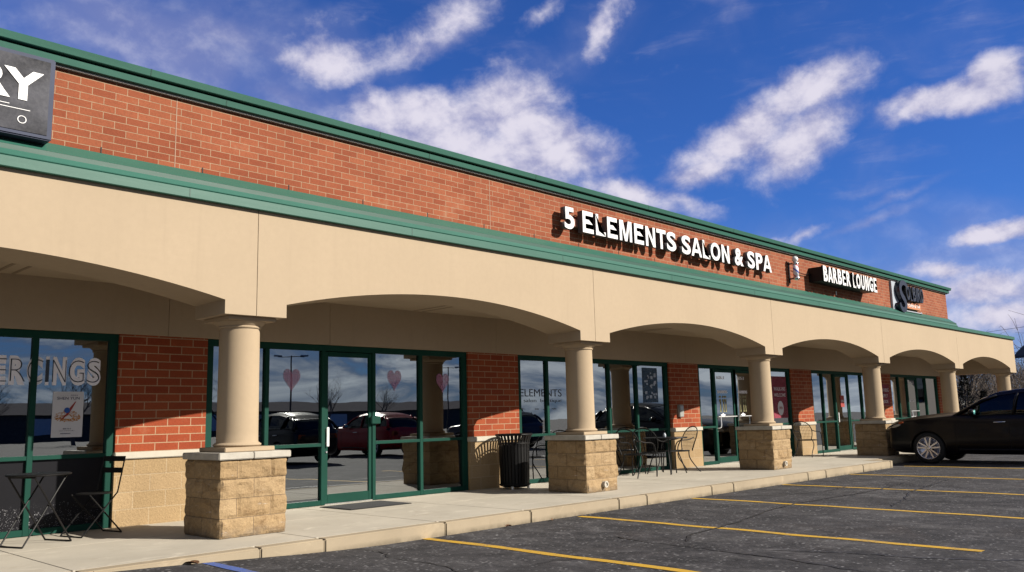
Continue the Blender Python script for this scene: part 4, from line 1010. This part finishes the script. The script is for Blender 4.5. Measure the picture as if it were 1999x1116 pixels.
# ------------------------------------------------------------------ cars
def loft(bm, rings, cap=True):
    R_ = [[bm.verts.new(p) for p in r] for r in rings]; n = len(R_[0])
    for a, b_ in zip(R_, R_[1:]):
        for k in range(n): bm.faces.new((a[k], a[(k+1) % n], b_[(k+1) % n], b_[k]))
    if cap: bm.faces.new(R_[0]); bm.faces.new(R_[-1])
def interp(tab, d):
    for a, b_ in zip(tab, tab[1:]):
        if d <= b_[0]:
            q = (d-a[0])/(b_[0]-a[0]) if b_[0] > a[0] else 0; q2 = q*q*(3-2*q)*.35+q*.65
            return [a[i]+(b_[i]-a[i])*q2 for i in range(1, len(a))]
    return list(tab[-1][1:])
#        d     zb    zt    w     crown
BODY = [(0.0, .44, .78, .56, .02), (.04, .36, .88, .70, .03), (.14, .29, .965, .81, .04), (.35, .25, 1.04, .89, .05), (.7, .235, 1.09, .937, .06), (1.1, .23, 1.125, .952, .065), (1.75, .23, 1.165, .955, .06), (2.2, .22, 1.145, .955, .03), (3.3, .22, 1.16, .955, .02), (4.3, .25, 1.20, .935, .02), (4.65, .32, 1.18, .88, .02), (4.80, .42, 1.08, .80, .02), (4.86, .50, .95, .70, .0)]
GH = [(1.55, 1.10, .80, .03), (1.85, 1.28, .80, .05), (2.25, 1.50, .76, .06), (2.6, 1.63, .71, .05), (3.1, 1.69, .68, .04), (3.6, 1.69, .675, .04), (4.15, 1.60, .66, .04), (4.5, 1.45, .66, .03), (4.75, 1.16, .66, .02)]
def car(label, loc_, rz, paint, proto=[None]):
    if proto[0] is None:
        t_ = thing('parked_car', label, 'car', loc_, rz); proto[0] = t_
        rings = []
        ds = [0, .02, .05, .10, .18, .28]+[.35+.125*k for k in range(33)]+[4.5, 4.6, 4.7, 4.78, 4.83, 4.86]
        for d in ds:
            zb, zt, w, cr_ = interp(BODY, d); half = []
            zm = zb+(zt-zb)*.50; sh_ = min(1, d/1.2)
            half = [(0, zb), (.80*w, zb), (.93*w, zb+.03), (.985*w, zb+.12), (1.0*w, zb+(zm-zb)*.75), (.995*w, zm+.08), (.985*w, zt-.17*sh_-.06), (.992*w, zt-.10*sh_-.03), (.955*w, zt-.035), (.87*w, zt), (.6*w, zt+cr_*.6), (.3*w, zt+cr_*.9), (0, zt+cr_)]
            ring = [(x, -d, z) for x, z in half]+[(-x, -d, z) for x, z in reversed(half[1:-1])]
            rings.append(ring)
        bm = BM(); loft(bm, rings); bmesh.ops.recalc_face_normals(bm, faces=bm.faces[:])
        o = mk('body', bm, ['paint', 'black'], None, smooth=True)
        cutters = []
        for wy in (-1.05, -3.88):
            for s_ in (-1, 1):
                bm = BM(); lathe(bm, [(.41, 0), (.41, .42)], 0, 0, 40)
                for v in bm.verts: v.co = Vector((s_*(.62+v.co.z), wy+v.co.x, .37+v.co.y))
                c_ = mk('cut', bm, 'black'); cutters.append(c_); md = o.modifiers.new('b', 'BOOLEAN'); md.object = c_; md.operation = 'DIFFERENCE'; md.solver = 'EXACT'
        bpy.context.view_layer.update(); dg = bpy.context.evaluated_depsgraph_get(); me = bpy.data.meshes.new_from_object(o.evaluated_get(dg))
        o.modifiers.clear(); o.data = me; o.parent = t_
        me.materials.clear(); me.materials.append(M['paint']); me.materials.append(M['black'])
        for p in me.polygons:
            p.use_smooth = True; c0 = p.center; p.material_index = 0
            for wy in (-1.05, -3.88):
                r_ = math.hypot(c0.y-wy, c0.z-.37)
                if r_ < .415 and abs(c0.x) < .93 and abs(c0.x) > .55: p.material_index = 1; p.use_smooth = False
        me.set_sharp_from_angle(angle=radians(32))
        for c_ in cutters: bpy.data.objects.remove(c_)
        # greenhouse
        rings = []
        for k in range(33):
            d = 1.55+3.2*k/32; zt, w, cr_ = interp(GH, d); zb = 1.03; q = max(0.001, zt-zb); wb = .875
            half = [(0, zb), (wb*.96, zb), (wb, zb+.02), (wb+(w-wb)*.35*min(1, q/.3), zb+q*.40), (w+(wb-w)*.38*min(1, q/.6), zb+q*.70), (w+.02, zb+q*.93), (w-.04, zt), (w*.6, zt+cr_*.7), (0, zt+cr_)]
            rings.append([(x, -d, z) for x, z in half]+[(-x, -d, z) for x, z in reversed(half[1:-1])])
        bm = BM(); loft(bm, rings); mk('window_glass', bm, 'carglass', t_, smooth=True)
        bm = BM()   # roof skin
        rr = []
        for k in range(22):
            d = 2.42+2.05*k/21; zt, w, cr_ = interp(GH, d)
            rr.append([(x, -d, z+.012) for x, z in ((-w-.035, zt-.07), (-w+.03, zt), (-w*.6, zt+cr_*.7), (0, zt+cr_), (w*.6, zt+cr_*.7), (w-.03, zt), (w+.035, zt-.07))])
        R_ = [[bm.verts.new(p) for p in r] for r in rr]
        for a, b_ in zip(R_, R_[1:]):
            for k in range(6): bm.faces.new((a[k], a[k+1], b_[k+1], b_[k]))
        bmesh.ops.solidify(bm, geom=bm.faces[:], thickness=.012); mk('roof', bm, 'paint', t_, smooth=True)
        for s_ in (-1, 1):
            def pil(pts, w0):
                bm = BM(); tube(bm, [(s_*x, -d, z) for x, d, z in pts], w0, 8); mk('pillar', bm, 'paint', t_, smooth=True)
            pil([(.865, 1.62, 1.10), (.845, 1.95, 1.28), (.79, 2.30, 1.475), (.735, 2.62, 1.585)], .030)
            pil([(.885, 2.95, 1.12), (.80, 3.0, 1.45), (.715, 3.05, 1.62)], .032)
            pil([(.88, 4.0, 1.16), (.79, 4.08, 1.42), (.69, 4.2, 1.57)], .05); pil([(.86, 4.72, 1.14), (.75, 4.58, 1.36), (.68, 4.40, 1.5)], .05)
            bm = BM(); tube(bm, [(s_*.888, -1.75, 1.118), (s_*.897, -2.6, 1.128), (s_*.897, -3.6, 1.155), (s_*.89, -4.3, 1.19)], .009, 6); mk('window_trim', bm, 'black', t_)
            bm = BM(); bmesh.ops.create_uvsphere(bm, u_segments=18, v_segments=12, radius=1)
            for v in bm.verts: v.co = Vector((s_*(1.03+v.co.x*.12), -2.12+v.co.y*.075, 1.20+v.co.z*.085))
            mr = mk('side_mirror', bm, 'paint', t_, smooth=True)
            bm = BM(); bmesh.ops.create_uvsphere(bm, u_segments=14, v_segments=8, radius=1)
            for v in bm.verts: v.co = Vector((s_*(1.035+v.co.x*.095), -2.185+v.co.y*.02, 1.20+v.co.z*.06))
            mk('mirror_glass', bm, 'mirror_sky_tint', mr, smooth=True)
            for d0 in (2.55, 3.62):
                bm = BM(); tube(bm, [(s_*.962, -d0, .965), (s_*.985, -d0-.03, .968), (s_*.985, -d0-.20, .972), (s_*.962, -d0-.24, .972)], .011, 8, smoothn=1); mk('door_handle', bm, 'alu', t_, smooth=True)
            bm = BM()
            for d0, z0_, z1_ in ((1.70, .30, 1.08), (2.86, .30, 1.11)): tube(bm, [(s_*.955, -d0, z0_), (s_*.9565, -d0, .6), (s_*.948, -d0, .85), (s_*.94, -d0, z1_-.05)], .0035, 4)
            tube(bm, [(s_*.956, -1.75, .34), (s_*.957, -3.4, .34)], .02, 6); mk('door_seam', bm, 'black', t_)
            bm = BM(); bmesh.ops.create_uvsphere(bm, u_segments=20, v_segments=12, radius=1)
            for v in bm.verts: v.co = Vector((s_*(.735+v.co.x*.09+v.co.y*-.135), -.20+v.co.y*.23, .885+v.co.z*.075-v.co.y*.06))
            hl = mk('headlight', bm, 'lens', t_, smooth=True)
            bm = BM(); bmesh.ops.create_uvsphere(bm, u_segments=14, v_segments=8, radius=1)
            for v in bm.verts: v.co = Vector((s_*(.862+v.co.x*.035-v.co.y*.05), -.40+v.co.y*.11, .972+v.co.z*.035-v.co.y*.02))
            mk('indicator', bm, 'amber', hl, smooth=True)
            bm = BM(); box(bm, s_*.60-.14, s_*.60+.14, -4.86, -4.74, .82, 1.0, .02); mk('tail_light', bm, 'amber', t_)
            bm = BM(); tube(bm, [(s_*.60, -.02-.03, .42), (s_*.72, -.12, .42)], .035, 8); mk('fog_lamp', bm, 'lens', t_)
        bm = BM()
        for k in range(5): tube(bm, [(-.40, -.05, .50+.045*k), (0, -.0, .50+.045*k), (.40, -.05, .50+.045*k)], .010, 6)
        mk('grille', bm, 'alu', t_)
        for wy in (-1.05, -3.88):
            for s_ in (-1, 1):
                wh = bpy.data.objects.new('wheel', None)
                bm = BM(); lathe(bm, [(.268, .0), (.33, .0), (.362, .02), (.372, .05), (.372, .18), (.36, .22), (.27, .225)], 0, 0, 44, cap=False)
                def turn(bm):
                    for v in bm.verts: v.co = Vector((s_*(.945-v.co.z), wy+v.co.x, .372+v.co.y))
                turn(bm); ty = mk('wheel', bm, 'tyre', t_, smooth=True)
                bpy.data.objects.remove(wh)
                bm = BM(); lathe(bm, [(.272, .004), (.262, -.002), (.250, .012), (.245, .09), (.10, .10)], 0, 0, 44, cap=False); turn(bm)
                ri = mk('rim', bm, 'rim', ty, smooth=True)
                bm = BM(); lathe(bm, [(.262, .10), (.01, .10)], 0, 0, 44, cap=False); turn(bm); mk('brake_disc', bm, 'black', ty)
                bm = BM()
                for k in range(10):
                    a = 2*pi*(k//2)/5+(.17 if k % 2 else -.17)+.3; a2 = 2*pi*(k//2)/5+(.25 if k % 2 else -.25)+.3
                    for (ra, rb, aa, ab, wa, wb_) in ((.04, .252, a*.0+2*pi*(k//2)/5+.3+(.35 if k % 2 else -.35), a2, .016, .017),):
                        p0 = Vector((cos(aa)*ra, sin(aa)*ra)); p1 = Vector((cos(ab)*rb, sin(ab)*rb)); dd = (p1-p0).normalized(); nn = Vector((-dd.y, dd.x))
                        q = [(p0+nn*wa, .012), (p0-nn*wa, .012), (p1-nn*wb_, .004), (p1+nn*wb_, .004)]
                        v1 = [bm.verts.new((p.x, p.y, z)) for p, z in q]; v2 = [bm.verts.new((p.x, p.y, z+.03)) for p, z in q]
                        bm.faces.new(v1); bm.faces.new(v2)
                        for j in range(4): bm.faces.new((v1[j], v1[(j+1) % 4], v2[(j+1) % 4], v2[j]))
                lathe(bm, [(.001, .002), (.035, .004), (.055, .012), (.055, .04)], 0, 0, 20, cap=False)
                turn(bm); mk('spokes', bm, 'rim', ty)
        return t_
    c = copytree(proto[0]); c.location = loc_; c.rotation_euler = (0, 0, rz); c['label'] = label
    def repaint(o):
        if o.type == 'MESH':
            for sl in o.material_slots:
                if sl.material == M['paint']: sl.link = 'OBJECT'; sl.material = paint
        for ch in [k for k in bpy.data.objects if k.parent == o]: repaint(ch)
    repaint(c)
    return c
car('near-black SUV parked nose-in at the far end of the strip', (18.27, -.14, -.15), 0, None)
car('dark red car parked across the lot, mirrored in the shop glass', (16.6, -18.2, -.15), pi, M['paint_red'])
car('dark blue car parked across the lot, mirrored in the shop glass', (23.5, -18.0, -.15), pi, M['paint_blue'])
car('dark car parked across the lot beside the red one', (11.4, -16.5, -.15), pi, M['paint'])

# ------------------------------------------------------------------ far side of the lot (mirrored in the glass)
ob = thing('warehouse', 'long low building with a pale gabled roof across the parking lot, mirrored in the glass', 'building', (72, -112, -.15))
bm = BM(); box(bm, -46, 46, -9, 9, 0, 3.4); mk('wall', bm, 'bark', ob)
bm = BM(); xprofile(bm, [(9.5, 3.35), (0, 5.0), (-9.5, 3.35)], -46.5, 46.5); mk('roof', bm, 'farroof', ob)

for k in range(9):
    x = -42+k*10.3; bm = BM(); box(bm, x, x+(3.2 if k % 2 else 5.4), 9.003, 9.05, .1 if k % 2 else .9, 2.9); mk('garage_door' if k % 2 else 'window', bm, 'trimgrey' if k % 2 else 'pale', ob)

# ------------------------------------------------------------------ trees
def tree_mesh(seed, h, twig=1.0, lean=0.):
    rnd = random.Random(seed); bm = BM(); bt = BM()
    def grow(p, d, ln, r, lv):
        pts = [p]; rs = [r]; n = 3 if lv < 3 else 2
        for k in range(n):
            d = (d+Vector((rnd.uniform(-1, 1), rnd.uniform(-1, 1), rnd.uniform(-.5, .9)))*.16*(1+lv*.25)).normalized(); p = p+d*(ln/n); pts.append(p); rs.append(r*(1-.55*(k+1)/n))
        tube(bm if lv == 0 else bt, pts, rs, 7 if lv == 0 else (5 if lv < 3 else 3))
        if lv >= 5: return
        nb = (4, 4, 4, 3, 3)[lv]
        for k in range(nb):
            q = rnd.uniform(.35, 1.0) if lv else rnd.uniform(.45, 1.0); j = min(n-1, int(q*n)); b0 = pts[j].lerp(pts[j+1], q*n-j)
            dd = (d*.75+Vector((rnd.uniform(-1, 1), rnd.uniform(-1, 1), rnd.uniform(-.15, .75)))*.85).normalized()
            grow(b0, dd, ln*rnd.uniform(.55, .8), max(.004, rs[j]*.58), lv+1)
    grow(Vector((0, 0, -.2)), Vector((lean, 0, 1)).normalized(), h*.38, h*.021, 0)
    return bm, bt
protos = []
TR = [(68, 17.5, 8.5, .0, 0), (60, 10.5, 9.5, 1.1, 1), (75, 13.2, 10.0, 2.2, 2), (57, 14.8, 8.0, 3.0, 1), (80, 8.5, 9.5, .7, 0), (66, 6.5, 7.5, 4.0, 2), (72, 21.5, 9.0, 5.1, 1), (85, 16.5, 11.5, 2.9, 0), (63, 12.4, 7.0, .4, 2), (92, 12.0, 12.0, 1.9, 1), (58, 4.5, 6.5, 2.5, 0), (88, 25, 11, .2, 2), (54, 8.9, 6.0, 1.7, 0), (78, 11.2, 9.0, 3.7, 1)]
for k, (x, y, h, rz, pi_) in enumerate(TR):
    h *= .74
    lab = 'bare leafless tree among the wood beyond the far end of the strip'
    if len(protos) <= pi_:
        while len(protos) <= pi_:
            q = len(protos); t_ = thing('bare_tree', lab, 'tree', (x, y, -.15), rz, 'bare trees beyond the strip')
            a, b_ = tree_mesh(11+q*7, 9.0, lean=.12*(q-1)); mk('trunk', a, 'bark' if q != 1 else 'bark2', t_); mk('crown', b_, 'bark' if q == 0 else 'bark2', t_); protos.append(t_)
        t_ = protos[pi_]
        t_.location = (x, y, -.15); t_.rotation_euler = (0, 0, rz); t_.scale = (h/9,)*3; t_['used'] = 1
    else:
        if not protos[pi_].get('used'): t_ = protos[pi_]; t_['used'] = 1
        else: t_ = copytree(protos[pi_])
        t_.location = (x, y, -.15); t_.rotation_euler = (0, 0, rz); t_.scale = (h/9,)*3
for k, (x, y, h, rz) in enumerate(((14, -62, 8, .3), (24, -70, 9, 1.2), (33, -66, 7.5, 2.0), (45, -84, 10, 3.1), (58, -80, 9, .9), (75, -92, 10, 4.0))):
    t_ = copytree(protos[k % 3]); t_.location = (x, y, -.15); t_.rotation_euler = (0, 0, rz); t_.scale = (h/9,)*3
    t_['label'] = 'bare leafless tree across the road behind the camera, mirrored in the glass'; t_['group'] = 'bare trees across the road'
for k, (x, y) in enumerate(((19, -48), (37, -55), (62, -62))):
    lp = thing('light_pole', 'tall grey parking lot light pole behind the camera, mirrored in the glass', 'light pole', (x, y, -.15), .4*k, 'light poles across the lot')
    bm = BM(); tube(bm, [(0, 0, 0), (0, 0, 7.5)], [.09, .06], 10); mk('pole', bm, 'bark', lp); bm = BM(); tube(bm, [(-1.2, 0, 7.4), (1.2, 0, 7.4)], .04, 6); mk('crossarm', bm, 'bark', lp)
    for q in (-1.2, 1.2):
        bm = BM(); box(bm, q-.35, q+.35, -.16, .16, 7.42, 7.56, .02); mk('lamp_head', bm, 'trimgrey', lp)
# tangled understorey: one mass
rnd = random.Random(5); bm = BM()
for k in range(3600):
    x = rnd.uniform(62, 120); y = rnd.uniform(2, 42)-(80-x)*.1; h = rnd.uniform(2.2, 7.0)*(.6+.5*noise.noise(Vector((x*.1, y*.1, 0)))+.3)
    p = Vector((x, y, -.15)); d_ = Vector((rnd.uniform(-.35, .35), rnd.uniform(-.35, .35), 1)); pts = [p]
    for j in range(3): d_ += Vector((rnd.uniform(-.5, .5), rnd.uniform(-.5, .5), 0))*.5; pts.append(pts[-1]+d_.normalized()*h/3)
    tube(bm, pts, [.05, .012], 3)
    for j in range(4):
        b0 = pts[1].lerp(pts[3], rnd.random()); e = b0+Vector((rnd.uniform(-1, 1), rnd.uniform(-1, 1), rnd.uniform(-.2, 1)))*h*.22; tube(bm, [b0, (b0+e)/2+Vector((0, 0, rnd.uniform(0, .2))), e], [.02, .007], 3)
tag(mk('brush', bm, 'bark2'), 'tangled brown leafless brush filling the ground below the bare trees', 'brush', kind='stuff')
# dark evergreen shrubs at mid distance
def conifer(label, x, y, h, seed):
    rnd = random.Random(seed); t_ = thing('dark_shrub', label, 'shrub', (x, y, -.15)); bm = BM(); tube(bm, [(0, 0, 0), (0, 0, h*.9)], [.06, .02], 6); mk('trunk', bm, 'bark', t_)
    bm = BM()
    for k in range(900):
        q = rnd.random(); z = h*(.12+.88*q); r = h*.16*(1-q)**.6*rnd.uniform(.3, 1)+.02; a = rnd.uniform(0, 2*pi); p = Vector((cos(a)*r, sin(a)*r, z)); d_ = Vector((cos(a), sin(a), rnd.uniform(.1, 1))).normalized()*rnd.uniform(.08, .2); s_ = d_.cross(Vector((rnd.random(), rnd.random(), 1))).normalized()*.035
        v = [bm.verts.new(p-s_), bm.verts.new(p+s_), bm.verts.new(p+d_)]; bm.faces.new(v)
    mk('foliage', bm, M_con, t_)
M_con = plain('conifer', (.012, .018, .012), .9, var=.4, vscale=5); 
conifer('slim near-black evergreen just right of the fifth full column', 40.0, 4.55, 2.9, 1)
conifer('low near-black evergreen between the two farthest columns', 42.0, 4.3, 2.1, 2)
# houses beyond
def house(label, x, y, w, d_, he, hr, wallm, over=.5, rz=0):
    t_ = thing('house', label, 'house', (x, y, -.15), rz)
    bm = BM(); pts = [(-w/2, 0), (w/2, 0), (w/2, he), (0, hr-.05), (-w/2, he)]; prism(bm, pts, -d_/2, d_/2); mk('wall', bm, wallm, t_)
    bm = BM(); sl = (hr-he)/(w/2)
    for s_ in (-1, 1):
        a = [(0, hr), (s_*(w/2+over), he-sl*over), (s_*(w/2+over), he-sl*over+.16), (0, hr+.18)]; prism(bm, a, -d_/2-over, d_/2+over)
    mk('roof', bm, 'shingle', t_)
    bm = BM()
    for q in (-.25, .25): box(bm, q*w-.45, q*w+.45, -d_/2-.04, -d_/2-.003, he*.35, he*.8)
    mk('window', bm, 'carglass', t_)
    bm = BM()
    for z in (.7, 1.9): box(bm, -w/2-.04, -w/2-.003, -.5, .5, z, z+.9)
    mk('window', bm, 'carglass', t_)
    return t_
house('dark-roofed house cut off by the right edge, beyond the parking lot', 54.6, -1.8, 9.0, 9.0, 5.0, 9.0, 'siding', .9, rz=-.75)
house('tiny white gabled house seen under the last arch', 74.0, 15.55, 1.9, 3.5, 1.9, 2.6, 'wsiding', .15, rz=-.8)
# power lines
up = thing('utility_pole', 'wooden utility pole standing beyond the house, out past the right edge', 'pole', (70, -6, -.15))
bm = BM(); tube(bm, [(0, 0, 0), (0, 0, 10)], [.16, .11], 10); mk('pole', bm, 'bark', up); bm = BM(); box(bm, -.06, .06, -1.1, 1.1, 9.2, 9.32); mk('crossarm', bm, 'bark', up)
for k, (z0, lab) in enumerate(((7.6, 'upper thin black wire crossing the sky at the far right'), (5.9, 'lower thin black wire crossing the sky at the far right'))):
    bm = BM(); pts = []
    for j in range(31):
        q = j/30; pts.append((70+25*q, -6+56*q, z0+1.0-3.2*q*(1-q)*1.2)); 
    tube(bm, pts, .018, 4); tag(mk('power_line', bm, 'black'), lab, 'wire', 'power lines')
# fallen leaves at the kerb
for (x, y, s_, lab) in ((-1.15, -1.0, .05, 'curled brown leaf lying at the kerb near the blue line'), (-2.05, -1.05, .035, 'tiny brown leaf at the left end of the kerb'), (2.9, -1.03, .03, 'tiny dry leaf against the kerb left of the second yellow line'), (3.7, -1.06, .035, 'dry leaf against the kerb beside the second column pier')):
    bm = BM(); n = 12; c_ = bm.verts.new((0, 0, .008)); ring = [bm.verts.new((s_*cos(2*pi*k/n)*(1.2+.3*(k % 2)), s_*.7*sin(2*pi*k/n)*(1+.2*(k % 3)), .006+.025*abs(sin(2*pi*k/n)))) for k in range(n)]
    for k in range(n): bm.faces.new((c_, ring[k], ring[(k+1) % n]))
    tag(mk('dry_leaf', bm, 'brownleaf', loc=(x, y, gz(x, y)+.004), rot=x), lab, 'leaf')
